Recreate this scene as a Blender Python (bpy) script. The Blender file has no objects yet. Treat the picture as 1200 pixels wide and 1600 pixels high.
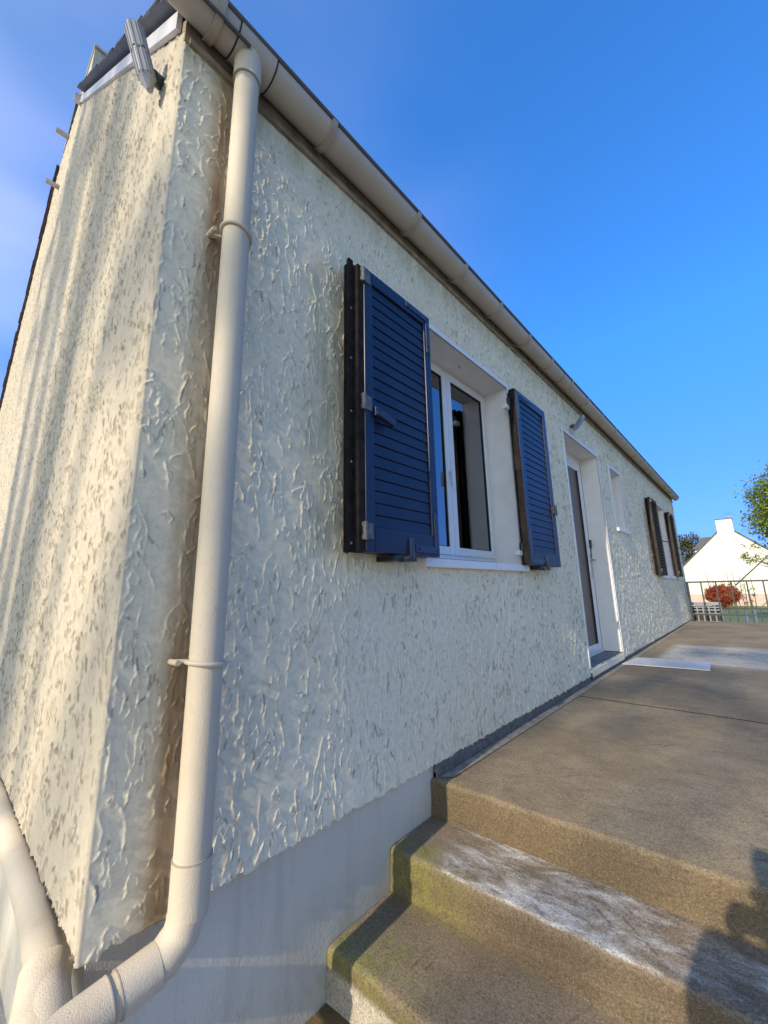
import bpy, bmesh, math, random
import numpy as np
from mathutils import Vector, Matrix

# ------------------------------------------------------------------ camera, sky, sun, exposure
S = 1.2            # metres per layout unit
GZ = 1.07          # eye height above the driveway, in layout units
def W(x, y, z): return (x * S, y * S, (z + GZ) * S)

sc = bpy.context.scene
col = sc.collection
random.seed(7)
rng = np.random.default_rng(11)

R = np.array([[0.744427, 0.667352, -0.021651],
              [-0.155914, 0.142208, -0.97748],
              [-0.649245, 0.731039, 0.209913]])
cam_d = bpy.data.cameras.new('camera')
cam = bpy.data.objects.new('camera', cam_d)
col.objects.link(cam)
mw = Matrix.Identity(4)
for i in range(3):
    mw[i][0] = R[0][i]; mw[i][1] = -R[1][i]; mw[i][2] = -R[2][i]
mw.translation = Vector(W(1.0, 0.0, 0.0))
cam.matrix_world = mw
cam_d.sensor_fit = 'HORIZONTAL'
cam_d.sensor_width = 36.0
cam_d.lens = 36.0 * 626.75 / 1200
cam_d.shift_x = -(610.1 - 600) / 1200
cam_d.shift_y = (788.2 - 800) / 1200
cam_d.clip_start = 0.02
cam_d.clip_end = 3000
sc.camera = cam

SUN_EL, SUN_EPS = math.radians(28.5), 0.058
sun_to = Vector((-SUN_EPS * math.cos(SUN_EL), math.cos(SUN_EL), -math.sin(SUN_EL))).normalized()  # light travels this way
world = bpy.data.worlds.new('World'); sc.world = world
world.use_nodes = True
nt = world.node_tree
for n in list(nt.nodes): nt.nodes.remove(n)
wo = nt.nodes.new('ShaderNodeOutputWorld'); bg = nt.nodes.new('ShaderNodeBackground')
sky = nt.nodes.new('ShaderNodeTexSky'); sky.sky_type = 'NISHITA'
sky.sun_disc = False
sky.sun_elevation = SUN_EL
sky.sun_rotation = math.pi + SUN_EPS      # the sun stands over -Y, behind the camera
sky.air_density = 1.0; sky.dust_density = 0.35; sky.ozone_density = 2.0
bg.inputs['Strength'].default_value = 0.145
tc = nt.nodes.new('ShaderNodeTexCoord')
mp = nt.nodes.new('ShaderNodeMapping'); mp.inputs['Scale'].default_value = (1.3, 1.3, 3.2)
mp.inputs['Location'].default_value = (0.35, 0.1, 0.2)
cl = nt.nodes.new('ShaderNodeTexNoise'); cl.inputs['Scale'].default_value = 2.1; cl.inputs['Detail'].default_value = 2.5
cl.inputs['Roughness'].default_value = 0.42
cr = nt.nodes.new('ShaderNodeValToRGB')
cr.color_ramp.elements[0].position = 0.28; cr.color_ramp.elements[0].color = (0, 0, 0, 1)
cr.color_ramp.elements[1].position = 0.85; cr.color_ramp.elements[1].color = (0.36, 0.36, 0.36, 1)
mx = nt.nodes.new('ShaderNodeMixRGB'); mx.inputs['Color2'].default_value = (6.9, 6.6, 9.6, 1)
nt.links.new(tc.outputs['Generated'], mp.inputs['Vector']); nt.links.new(mp.outputs[0], cl.inputs['Vector'])
nt.links.new(cl.outputs['Fac'], cr.inputs[0]); pass
tint = nt.nodes.new('ShaderNodeMixRGB'); tint.blend_type = 'MULTIPLY'; tint.inputs['Fac'].default_value = 1
side = nt.nodes.new('ShaderNodeSeparateXYZ'); nt.links.new(tc.outputs['Generated'], side.inputs[0])
tr_ = nt.nodes.new('ShaderNodeValToRGB')      # clear cold autumn blue, deeper down to the horizon
tr_.color_ramp.elements[0].position = 0.0; tr_.color_ramp.elements[0].color = (.080, .125, .36, 1)
tr_.color_ramp.elements[1].position = 0.75; tr_.color_ramp.elements[1].color = (.185, .53, .90, 1)
e_ = tr_.color_ramp.elements.new(0.25); e_.color = (.13, .275, .60, 1)
e2_ = tr_.color_ramp.elements.new(0.5); e2_.color = (.165, .475, .83, 1)
dbl = nt.nodes.new('ShaderNodeMixRGB'); dbl.blend_type = 'MULTIPLY'; dbl.inputs['Fac'].default_value = 1; dbl.inputs['Color2'].default_value = (1.95, 1.95, 1.95, 1)
nt.links.new(side.outputs[2], tr_.inputs[0]); nt.links.new(tr_.outputs[0], dbl.inputs['Color1']); dp_ = nt.nodes.new('ShaderNodeVectorMath'); dp_.operation = 'DOT_PRODUCT'; dp_.inputs[1].default_value = tuple(-sun_to)
nt.links.new(tc.outputs['Generated'], dp_.inputs[0])
au = nt.nodes.new('ShaderNodeMapRange'); au.interpolation_type = 'SMOOTHSTEP'     # the sky pales towards the sun
au.inputs['From Min'].default_value = -0.05; au.inputs['From Max'].default_value = 0.75
nt.links.new(dp_.outputs['Value'], au.inputs['Value'])
am = nt.nodes.new('ShaderNodeMixRGB'); am.inputs['Color2'].default_value = (1.35, 1.3, 1.25, 1)
nt.links.new(au.outputs[0], am.inputs['Fac']); nt.links.new(dbl.outputs[0], am.inputs['Color1'])
nt.links.new(am.outputs[0], tint.inputs['Color2'])
bank = nt.nodes.new('ShaderNodeMapRange'); bank.interpolation_type = 'SMOOTHSTEP'      # thin cloud bank in the west
bank.inputs['From Min'].default_value = -0.15; bank.inputs['From Max'].default_value = -0.95
nt.links.new(side.outputs[0], bank.inputs['Value'])
cm = nt.nodes.new('ShaderNodeMath'); cm.operation = 'MULTIPLY'
nt.links.new(sky.outputs[0], tint.inputs['Color1']); nt.links.new(tint.outputs[0], mx.inputs['Color1']); nt.links.new(mx.outputs[0], bg.inputs['Color'])
nt.links.new(cr.outputs[0], cm.inputs[0]); nt.links.new(bank.outputs[0], cm.inputs[1]); nt.links.new(cm.outputs[0], mx.inputs['Fac'])
nt.links.new(bg.outputs[0], wo.inputs['Surface'])

sl = bpy.data.lights.new('sun', 'SUN'); sl.energy = 3.3; sl.angle = math.radians(0.53); sl.color = (1.0, 0.87, 0.67)
so = bpy.data.objects.new('sun', sl); col.objects.link(so)
so.rotation_euler = sun_to.to_track_quat('-Z', 'Y').to_euler()
so.location = (-3, -10, 12)
sc.view_settings.view_transform = 'Standard'
sc.view_settings.look = 'None'
sc.view_settings.exposure = 0.6
sc.view_settings.gamma = 1.0
sc.view_settings.use_curve_mapping = False
sc.render.engine = 'CYCLES'
sc.cycles.max_bounces = 8
sc.cycles.use_denoising = True

# ------------------------------------------------------------------ helpers
def setp(o, label=None, cat=None, group=None, kind=None):
    for k, v in (('label', label), ('category', cat), ('group', group), ('kind', kind)):
        if v: o[k] = v
    return o

def empty(name, loc=(0, 0, -GZ), **kw):
    o = bpy.data.objects.new(name, None); col.objects.link(o)
    o.empty_display_size = 0.2
    o.location = W(*loc)
    return setp(o, **kw)

class MB:
    """collects geometry in layout units and links it as one mesh"""
    def __init__(s): s.v = []; s.f = []
    def add(s, vs, fs):
        b = len(s.v); s.v += list(vs); s.f += [tuple(i + b for i in f) for f in fs]; return s
    def box(s, x0, x1, y0, y1, z0, z1):
        return s.add([(x0, y0, z0), (x1, y0, z0), (x1, y1, z0), (x0, y1, z0), (x0, y0, z1), (x1, y0, z1), (x1, y1, z1), (x0, y1, z1)],
                     [(0, 3, 2, 1), (4, 5, 6, 7), (0, 1, 5, 4), (1, 2, 6, 5), (2, 3, 7, 6), (3, 0, 4, 7)])
    def bar(s, a, b, w, h, up=(0, 0, 1)):
        a = Vector(a); b = Vector(b); d = (b - a).normalized(); u = Vector(up)
        if abs(d.dot(u)) > .99: u = Vector((1, 0, 0))
        r = d.cross(u).normalized(); u = r.cross(d)
        vs = []
        for p in (a, b):
            for i, j in ((-1, -1), (1, -1), (1, 1), (-1, 1)): vs.append(tuple(p + r * i * w / 2 + u * j * h / 2))
        return s.add(vs, [(0, 1, 2, 3), (7, 6, 5, 4), (0, 4, 5, 1), (1, 5, 6, 2), (2, 6, 7, 3), (3, 7, 4, 0)])
    def tube(s, pts, r, n=16, caps=True):
        pts = [Vector(p) for p in pts]; m = len(pts)
        rs = r if isinstance(r, (list, tuple)) else [r] * m
        vs = []; fs = []; pu = None
        for i, p in enumerate(pts):
            t = (pts[min(i + 1, m - 1)] - pts[max(i - 1, 0)]).normalized()
            if pu is None:
                pu = Vector((0, 0, 1)) if abs(t.z) < .9 else Vector((1, 0, 0))
            u = (pu - t * pu.dot(t)).normalized(); pu = u; w = t.cross(u)
            for k in range(n):
                a = 2 * math.pi * k / n
                vs.append(tuple(p + (u * math.cos(a) + w * math.sin(a)) * rs[i]))
        for i in range(m - 1):
            for k in range(n):
                k2 = (k + 1) % n
                fs.append((i * n + k, i * n + k2, (i + 1) * n + k2, (i + 1) * n + k))
        if caps: fs += [tuple(range(n))[::-1], tuple((m - 1) * n + k for k in range(n))]
        return s.add(vs, fs)
    def build(s, name, mat, parent=None, smooth=False, bevel=0, **kw):
        me = bpy.data.meshes.new(name)
        off = parent_loc(parent)
        me.from_pydata([tuple(Vector(W(*p)) - off) for p in s.v], [], s.f)
        me.update()
        return link(name, me, mat, parent, smooth, bevel, **kw)

def parent_loc(p):
    v = Vector((0, 0, 0))
    while p is not None:
        v += p.location; p = p.parent
    return v

def link(name, me, mat, parent=None, smooth=False, bevel=0, **kw):
    o = bpy.data.objects.new(name, me); col.objects.link(o)
    if mat is not None: me.materials.append(mat)
    if parent is not None: o.parent = parent
    if smooth:
        me.polygons.foreach_set('use_smooth', [True] * len(me.polygons))
        if smooth == 'auto':
            me.set_sharp_from_angle(angle=math.radians(38))
    if bevel:
        b = o.modifiers.new('edge', 'BEVEL'); b.width = bevel * S; b.segments = 2; b.limit_method = 'ANGLE'; b.angle_limit = math.radians(40)
    return setp(o, **kw)

def np_mesh(name, V, F):
    """V (n,3) world metres, F (m,3|4)"""
    me = bpy.data.meshes.new(name)
    k = F.shape[1]
    me.vertices.add(len(V)); me.vertices.foreach_set('co', np.ascontiguousarray(V, dtype=np.float32).ravel())
    me.loops.add(F.size); me.loops.foreach_set('vertex_index', np.ascontiguousarray(F, dtype=np.int32).ravel())
    me.polygons.add(len(F)); me.polygons.foreach_set('loop_start', np.arange(0, F.size, k, dtype=np.int32))
    me.update(calc_edges=True)
    return me

# ------------------------------------------------------------------ materials
def new_mat(name):
    m = bpy.data.materials.new(name); m.use_nodes = True
    n = m.node_tree; n.nodes.clear()
    out = n.nodes.new('ShaderNodeOutputMaterial'); b = n.nodes.new('ShaderNodeBsdfPrincipled')
    n.links.new(b.outputs[0], out.inputs[0])
    return m, n, b

class NG:
    """small node builder"""
    def __init__(s, n): s.n = n
    def pos(s):
        g = s.n.nodes.new('ShaderNodeNewGeometry'); return g.outputs['Position']
    def map(s, v, scale=(1, 1, 1), loc=(0, 0, 0)):
        m = s.n.nodes.new('ShaderNodeMapping'); m.inputs['Scale'].default_value = scale; m.inputs['Location'].default_value = loc
        s.n.links.new(v, m.inputs['Vector']); return m.outputs[0]
    def noise(s, v, scale, detail=4, rough=.55, dist=0):
        t = s.n.nodes.new('ShaderNodeTexNoise'); t.inputs['Scale'].default_value = scale; t.inputs['Detail'].default_value = detail
        t.inputs['Roughness'].default_value = rough; t.inputs['Distortion'].default_value = dist
        s.n.links.new(v, t.inputs['Vector']); return t.outputs['Fac']
    def voro(s, v, scale, feature='F1', out='Distance'):
        t = s.n.nodes.new('ShaderNodeTexVoronoi'); t.feature = feature; t.inputs['Scale'].default_value = scale
        s.n.links.new(v, t.inputs['Vector']); return t.outputs[out]
    def ramp(s, v, *stops):
        r = s.n.nodes.new('ShaderNodeValToRGB'); e = r.color_ramp.elements
        while len(e) < len(stops): e.new(.5)
        for el, (p, c) in zip(e, stops):
            el.position = p; el.color = (c, c, c, 1) if isinstance(c, (int, float)) else (*c, 1)
        s.n.links.new(v, r.inputs[0]); return r.outputs[0]
    def mix(s, f, a, b, mode='MIX'):
        m = s.n.nodes.new('ShaderNodeMixRGB'); m.blend_type = mode
        for k, x in (('Fac', f), ('Color1', a), ('Color2', b)):
            if isinstance(x, (int, float)): m.inputs[k].default_value = x if k == 'Fac' else (x, x, x, 1)
            elif isinstance(x, tuple): m.inputs[k].default_value = (*x, 1)
            else: s.n.links.new(x, m.inputs[k])
        return m.outputs[0]
    def math(s, op, a, b=0.0, clamp=False):
        m = s.n.nodes.new('ShaderNodeMath'); m.operation = op; m.use_clamp = clamp
        for i, x in enumerate((a, b)):
            if isinstance(x, (int, float)): m.inputs[i].default_value = x
            else: s.n.links.new(x, m.inputs[i])
        return m.outputs[0]
    def sep(s, v):
        m = s.n.nodes.new('ShaderNodeSeparateXYZ'); s.n.links.new(v, m.inputs[0]); return m.outputs
    def band(s, v, a, b, c, d):
        """0 below a, 1 between b and c, 0 above d"""
        def sm(lo, hi):
            m = s.n.nodes.new('ShaderNodeMapRange'); m.interpolation_type = 'SMOOTHSTEP'
            m.inputs['From Min'].default_value = lo; m.inputs['From Max'].default_value = hi
            s.n.links.new(v, m.inputs['Value']); return m.outputs[0]
        return s.math('MULTIPLY', sm(a, b), s.math('SUBTRACT', 1.0, sm(c, d)))
    def bump(s, h, strength, dist, b):
        m = s.n.nodes.new('ShaderNodeBump'); m.inputs['Strength'].default_value = strength; m.inputs['Distance'].default_value = dist
        s.n.links.new(h, m.inputs['Height']); s.n.links.new(m.outputs[0], b.inputs['Normal'])
    def base(s, c, b): s.n.links.new(c, b.inputs['Base Color'])

def simple(name, colr, rough=.5, metal=0.0, var=.12, scale=9, bump=0, bscale=150, spec=.5, coat=0):
    m, n, b = new_mat(name); g = NG(n); p = g.pos()
    f = g.noise(p, scale, 5, .6)
    lo = tuple(c * (1 - var) for c in colr); hi = tuple(min(1, c * (1 + var)) for c in colr)
    g.base(g.ramp(f, (.3, lo), (.7, hi)), b)
    b.inputs['Roughness'].default_value = rough; b.inputs['Metallic'].default_value = metal
    b.inputs['Specular IOR Level'].default_value = spec
    b.inputs['Coat Weight'].default_value = coat
    if bump: g.bump(g.noise(p, bscale, 3, .6), bump, .003, b)
    return m

M = {}
# textured wall paint, with dirt streaks of its own beside the downpipe and under the eaves
def render_mat(name, gable=False):
    m, n, b = new_mat(name); g = NG(n); p = g.pos(); x, y, z = g.sep(p)
    v = g.noise(p, 1.3, 5, .6)
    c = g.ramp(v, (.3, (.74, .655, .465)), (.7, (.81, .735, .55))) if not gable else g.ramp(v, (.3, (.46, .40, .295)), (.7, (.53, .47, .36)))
    fine = g.noise(p, 38, 4, .7)
    c = g.mix(g.ramp(fine, (.30, .35), (.55, 0.0)), c, (.28, .25, .19))
    at = n.nodes.new('ShaderNodeAttribute'); at.attribute_name = 'shade_dirt'
    c = g.mix(g.math('MULTIPLY', at.outputs['Fac'], .9), c, (.06, .046, .03) if gable else (.085, .085, .075))  # shade of the creases, with some dirt, painted dark along the ridges
    if not gable:
        str_ = g.noise(g.map(p, (6, 14, 1.1)), 1.0, 5, .65)
        k = g.math('MULTIPLY', g.band(y, .325 * S, .40 * S, .43 * S, .47 * S), g.ramp(str_, (.28, .25), (.62, 1.0)))
        c = g.mix(g.math('MULTIPLY', k, .95), c, (.23, .13, .055))
        sh = g.math('MULTIPLY', g.band(y, .66 * S, .80 * S, .87 * S, .90 * S), g.band(z, (.05 + GZ) * S, (.2 + GZ) * S, (1.1 + GZ) * S, (1.25 + GZ) * S))  # soft shade beside the near left shutter, painted into the wall colour
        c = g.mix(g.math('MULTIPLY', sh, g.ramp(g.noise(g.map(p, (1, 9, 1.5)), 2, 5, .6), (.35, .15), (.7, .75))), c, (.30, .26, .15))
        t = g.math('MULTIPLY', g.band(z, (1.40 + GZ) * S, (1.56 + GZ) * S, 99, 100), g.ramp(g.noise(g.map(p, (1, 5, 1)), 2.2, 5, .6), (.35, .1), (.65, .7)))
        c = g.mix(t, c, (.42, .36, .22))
        c = g.mix(g.band(y, -1, -.9, .262 * S, .274 * S), c, (.50, .44, .335))
        fs = g.math('MULTIPLY', g.band(y, 6.2 * S, 6.32 * S, 6.5 * S, 6.62 * S), g.band(z, (.1 + GZ) * S, (.15 + GZ) * S, (.9 + GZ) * S, (1.2 + GZ) * S))  # shadow band left of the far shutter, painted into the wall colour
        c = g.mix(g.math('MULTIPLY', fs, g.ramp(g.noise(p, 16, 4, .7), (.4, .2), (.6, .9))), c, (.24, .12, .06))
    else:
        st = g.noise(g.map(p, (5, 5, .5)), 1.2, 6, .65)
        c = g.mix(g.ramp(st, (.45, 0.0), (.75, .5)), c, (.50, .43, .33))
    g.base(c, b)
    b.inputs['Roughness'].default_value = .82; b.inputs['Specular IOR Level'].default_value = .25
    g.bump(g.noise(p, 330, 5, .72), .6, .0024, b)
    return m
M['wall'] = render_mat('house_paint_shaded'); M['gable'] = render_mat('house_paint_sunlit', True)  # one house paint; balance of sunlit gable and shaded front put into the colour

def stipple(name, colr, sc_=170, st=.7, stain=None, rough=.62, splash=False):
    m, n, b = new_mat(name); g = NG(n); p = g.pos()
    c = g.ramp(g.noise(p, 2.5, 5, .6), (.3, tuple(q * .86 for q in colr)), (.7, colr))
    sp = g.noise(p, 95, 3, .6)
    c = g.mix(g.ramp(sp, (.26, .45), (.36, 0.0)), c, tuple(q * .45 for q in colr))
    if stain: c = g.mix(g.ramp(g.noise(g.map(p, (1, 1, .4)), 5, 6, .65), (.52, 0.0), (.72, .45)), c, stain)
    if splash:
        z_ = g.sep(p)[2]
        c = g.mix(g.math('MULTIPLY', g.band(z_, -1, -.9, .03 * S, .30 * S), g.ramp(g.noise(g.map(p, (1, 1, .5)), 9, 7, .7), (.40, .1), (.66, .7))), c, (.30, .25, .17))
        c = g.mix(g.ramp(g.noise(g.map(p, (1, 7, .6)), 2.0, 6, .68), (.50, 0.0), (.72, .40)), c, (.36, .33, .26))
    g.base(c, b); b.inputs['Roughness'].default_value = rough
    g.bump(g.noise(p, sc_, 3, .6), st, .004, b); return m
M['plinth'] = stipple('plinth_paint', (.60, .56, .465), 120, .7, splash=True)
M['pipe'] = stipple('pipe_paint', (.60, .515, .385), 330, .45, (.40, .28, .15))
M['gutter'] = simple('gutter_plastic', (.43, .375, .31), .42, var=.10, scale=4, bump=.05)
M['gutter_strap'] = simple('gutter_strap', (.36, .30, .235), .4)
M['fascia_wood'] = simple('stained_board', (.24, .185, .125), .75, var=.45, scale=14, bump=.4, bscale=60)
M['white_pvc'] = simple('white_pvc', (.70, .69, .69), .32, var=.04)
M['bargeboard'] = simple('bargeboard', (.55, .53, .52), .4, var=.14, scale=12)
M['trim'] = simple('white_trim', (.74, .72, .72), .35, var=.03)
M['reveal'] = simple('reveal_paint', (.76, .73, .69), .55, var=.05, bump=.1)
M['navy'] = simple('navy_paint', (.008, .0125, .040), .36, var=.25, scale=5, spec=.42, bump=.05)
M['navy_slat'] = simple('navy_slat', (.008, .0125, .038), .42, var=.3, scale=7, spec=.4, bump=.05)
M['dark_edge'] = simple('weathered_wood', (.020, .017, .016), .9, var=.5, scale=22, bump=.4, bscale=70, spec=.08)
M['iron'] = simple('painted_iron', (.018, .026, .06), .35, var=.3)
M['black_iron'] = simple('black_iron', (.02, .02, .022), .45)
M['zinc'] = simple('zinc_hinge', (.14, .13, .12), .55, .3, var=.35, scale=40)
M['screw'] = simple('screw_head', (.5, .5, .5), .3, .8)
M['white_clip'] = simple('white_clip', (.75, .74, .70), .4)
M['cream_shutter'] = simple('olive_cream_paint', (.055, .047, .036), .8, spec=.1, var=.2)
M['door_panel'] = simple('brown_door_panel', (.075, .040, .033), .3, var=.1)
M['chrome'] = simple('brushed_steel', (.55, .55, .56), .22, 1.0, var=.08)
M['rubber'] = simple('black_seal', (.012, .012, .012), .6)
M['slate'] = simple('slate', (.060, .062, .070), .5, var=.4, scale=8, bump=.35, bscale=40)
M['brown_lip'] = simple('brown_verge_board', (.12, .055, .04), .6)
M['lamp_steel'] = simple('lamp_steel', (.27, .27, .28), .5, .5, var=.1)
M['lamp_dark'] = simple('lamp_bracket', (.08, .08, .082), .5)
M['dark_room'] = simple('dark_room', (.03, .03, .032), .9)
M['rod'] = simple('galvanised_bar', (.42, .38, .33), .45, .4, var=.2)
M['rail'] = simple('grey_green_rail', (.045, .052, .05), .4, .2, var=.2)
M['gate'] = simple('pale_grey_metal', (.27, .285, .30), .4, .2)
M['bark'] = simple('bark', (.085, .06, .042), .85, var=.4, scale=20, bump=.6, bscale=40)
M['black_strip'] = simple('joint_strip', (.135, .12, .105), .8, var=.4, scale=30, bump=.5, bscale=80)
M['nb_wall'] = simple('neighbour_wall', (.66, .63, .54), .8, var=.04)
M['nb_base'] = simple('pink_base', (.55, .40, .33), .8, var=.1)
M['post_blue'] = simple('faded_blue_post', (.10, .14, .26), .6)
M['board'] = simple('white_board', (.50, .50, .52), .45, var=.12, scale=6)

def glass(name):
    m = bpy.data.materials.new(name); m.use_nodes = True; n = m.node_tree; n.nodes.clear()
    out = n.nodes.new('ShaderNodeOutputMaterial'); mix = n.nodes.new('ShaderNodeMixShader')
    tr = n.nodes.new('ShaderNodeBsdfTransparent'); tr.inputs[0].default_value = (.62, .66, .66, 1)
    gl = n.nodes.new('ShaderNodeBsdfGlossy'); gl.inputs['Roughness'].default_value = .006; gl.inputs[0].default_value = (.92, .95, 1, 1)
    fr = n.nodes.new('ShaderNodeFresnel'); fr.inputs['IOR'].default_value = 2.9
    n.links.new(fr.outputs[0], mix.inputs[0]); n.links.new(tr.outputs[0], mix.inputs[1]); n.links.new(gl.outputs[0], mix.inputs[2])
    n.links.new(mix.outputs[0], out.inputs[0]); return m
M['glass'] = glass('window_glass')

def leaf_mat(name, c1, c2, c3):
    m, n, b = new_mat(name); g = NG(n); p = g.pos()
    f = g.noise(p, 2.2, 6, .75)
    g.base(g.ramp(f, (.3, c1), (.5, c2), (.72, c3)), b)
    b.inputs['Roughness'].default_value = .55
    b.inputs['Subsurface Weight'].default_value = 0
    tr = n.nodes.new('ShaderNodeBsdfTranslucent'); ms = n.nodes.new('ShaderNodeMixShader'); ms.inputs[0].default_value = .3
    n.links.new(g.ramp(f, (.3, c1), (.5, c2), (.72, c3)), tr.inputs[0])
    out = [q for q in n.nodes if q.type == 'OUTPUT_MATERIAL'][0]
    n.links.new(b.outputs[0], ms.inputs[1]); n.links.new(tr.outputs[0], ms.inputs[2]); n.links.new(ms.outputs[0], out.inputs[0])
    return m
M['leaf_lime'] = leaf_mat('yellow_green_leaves', (.08, .14, .02), (.20, .27, .035), (.32, .33, .07))
M['leaf_dark'] = leaf_mat('olive_leaves', (.04, .055, .015), (.09, .10, .03), (.17, .14, .05))
M['leaf_red'] = leaf_mat('red_leaves', (.17, .028, .016), (.36, .075, .03), (.44, .20, .06))
M['leaf_green'] = leaf_mat('green_leaves', (.03, .06, .012), (.06, .10, .02), (.10, .14, .03))

# rough concrete: aggregate specks, brown wash, moss by the wall, white lime bloom on the middle tread and far slab
def concrete(name, warm=1.0, bloom=False, moss=False, far=False):
    m, n, b = new_mat(name); g = NG(n); p = g.pos(); x, y, z = g.sep(p)
    big = g.noise(p, 1.6, 6, .62)
    c = g.ramp(big, (.28, (.18 * warm, .132 * warm, .072)), (.5, (.285 * warm, .218 * warm, .125)), (.74, (.38 * warm, .305 * warm, .19)))
    mid = g.noise(g.map(p, (3.2, 4.2, 5)), 2.6, 8, .72, .4)
    c = g.mix(g.ramp(mid, (.42, 0.0), (.70, .55)), c, (.135, .10, .062))
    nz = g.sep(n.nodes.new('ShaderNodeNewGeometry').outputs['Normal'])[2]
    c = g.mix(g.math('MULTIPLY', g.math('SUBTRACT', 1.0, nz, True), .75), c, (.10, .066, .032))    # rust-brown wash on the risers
    if moss:
        mm = g.math('MULTIPLY', g.band(x, -.3, -.1, .08 * S, .36 * S), g.math('MAXIMUM', g.band(y, .5, .8 * S, .90 * S, 1.06 * S), g.band(y, 1.09 * S, 1.10 * S, 1.15 * S, 1.25 * S)))
        mm = g.math('MULTIPLY', mm, g.ramp(g.noise(p, 9, 6, .7), (.36, .0), (.62, .85)))
        c = g.mix(mm, c, (.21, .20, .035))
        mp_ = g.math('MULTIPLY', g.ramp(g.noise(g.map(p, (2, 2, 4)), 2.7, 5, .6), (.54, 0.0), (.72, .4)), 1.0)
        c = g.mix(mp_, c, (.15, .14, .055))
    if bloom:
        st = g.noise(g.map(p, (1.6, 4.2, 1), (0, .3, 0)), 2.3, 8, .72, .6)
        on = g.math('MULTIPLY', g.band(x, .08 * S, .22 * S, 9, 10), g.band(nz, .5, .9, 2, 3))
        c = g.mix(g.math('MULTIPLY', on, g.ramp(st, (.42, 0.0), (.50, .35), (.60, .95))), c, (.58, .57, .55))
        dk = g.noise(g.map(p, (3, 7, 1), (4, 0, 0)), 3.3, 7, .75)
        c = g.mix(g.math('MULTIPLY', on, g.ramp(dk, (.50, 0.0), (.62, .75))), c, (.10, .095, .085))
    if not bloom and moss:
        lw_ = g.band(z, -1, -.9, (-.995 + GZ) * S, (-.975 + GZ) * S)
        c = g.mix(g.math('MULTIPLY', lw_, g.ramp(g.noise(p, 7, 5, .6), (.3, .5), (.6, .95))), c, (.50, .45, .36))
    if far:
        st = g.noise(g.map(p, (2.6, 4, 1)), 2.3, 8, .72, .5)
        on = g.math('MULTIPLY', g.band(x, .14 * S, .26 * S, 9, 10), g.band(y, 4.35 * S, 4.6 * S, 5.6 * S, 5.9 * S))
        c = g.mix(g.math('MULTIPLY', on, g.ramp(st, (.36, 0.25), (.55, .9))), c, (.56, .53, .47))
    sp = g.voro(p, 480, 'F1', 'Color'); spv = g.sep(sp)[0]
    c = g.mix(g.ramp(spv, (.84, 0.0), (.93, .30)), c, (.40, .34, .26))
    c = g.mix(g.ramp(g.sep(sp)[1], (.80, 0.0), (.90, .55)), c, (.07, .055, .04))
    c = g.mix(g.math('MULTIPLY', 1.0, .8), c, g.ramp(g.noise(p, 150, 5, .78), (.34, .35), (.5, 1.0), (.66, 1.4)), 'MULTIPLY')
    ck_ = g.voro(g.map(g.mix(.12, p, g.voro(p, 9, 'F1', 'Color'), 'ADD'), (.9, 1.6, 2.2)), 1.15, 'DISTANCE_TO_EDGE')
    c = g.mix(g.math('MULTIPLY', g.ramp(ck_, (0.0, .85), (.006, 0.0)), g.ramp(g.noise(p, 3.1, 4, .6), (.45, 0.0), (.6, .8))), c, (.05, .04, .03))
    g.base(c, b); b.inputs['Roughness'].default_value = .85
    h = g.math('ADD', g.math('MULTIPLY', g.noise(p, 300, 4, .7), .6), g.math('MULTIPLY', g.noise(p, 45, 5, .7), .7))
    g.bump(h, .75, .005, b)
    return m
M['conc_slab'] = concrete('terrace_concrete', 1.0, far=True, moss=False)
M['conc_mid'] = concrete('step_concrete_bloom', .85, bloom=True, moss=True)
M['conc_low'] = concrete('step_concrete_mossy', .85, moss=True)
M['sill_conc'] = simple('threshold_concrete', (.21, .20, .18), .85, var=.4, scale=14, bump=.6, bscale=90)

def ground_mat(name, c1, c2, scale, rough=.9):
    m, n, b = new_mat(name); g = NG(n); p = g.pos()
    c = g.ramp(g.noise(p, scale, 8, .7), (.3, c1), (.7, c2))
    c = g.mix(g.ramp(g.noise(p, 90, 3, .7), (.35, .4), (.6, 0.0)), c, tuple(q * .6 for q in c1))
    g.base(c, b); b.inputs['Roughness'].default_value = rough
    g.bump(g.noise(p, 120, 4, .7), .6, .006, b); return m
M['drive'] = ground_mat('driveway_concrete', (.30, .29, .275), (.42, .41, .39), 1.4)
M['lawn'] = ground_mat('lawn', (.09, .14, .035), (.17, .22, .07), 1.2)
M['soil'] = ground_mat('moss_soil', (.10, .06, .025), (.19, .13, .05), 14)
# ------------------------------------------------------------------ large structure: ground, terrace
def ground():
    # one sheet to the horizon: driveway level at the house, falling gently behind the terrace
    ys = [-900, -60, -12, -3, 9.6, 14, 20, 30, 60, 900]; zs = [-GZ, -GZ, -GZ, -GZ, -1.10, -1.13, -1.17, -1.25, -1.5, -6]
    xs = [-900, -40, 40, 900]
    mb = MB(); mb.v = [(x, y, z) for y, z in zip(ys, zs) for x in xs]
    k = len(xs)
    mb.f = [(j * k + i, j * k + i + 1, (j + 1) * k + i + 1, (j + 1) * k + i) for j in range(len(ys) - 1) for i in range(k - 1)]
    mb.build('ground', M['lawn'], kind='structure')
    d = MB(); d.add([(-12, -14, -GZ + .004), (9, -14, -GZ + .004), (9, 2.2, -GZ + .004), (-12, 2.2, -GZ + .004)], [(0, 1, 2, 3)])
    d.build('driveway', M['drive'], kind='structure')
    s = MB(); s.add([(-.02, .70, -GZ + .008), (.20, .66, -GZ + .008), (.16, .90, -GZ + .008), (-.02, .90, -GZ + .008)], [(0, 1, 2, 3)])
    s.build('mossy_soil', M['soil'], kind='structure')
ground()

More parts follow.
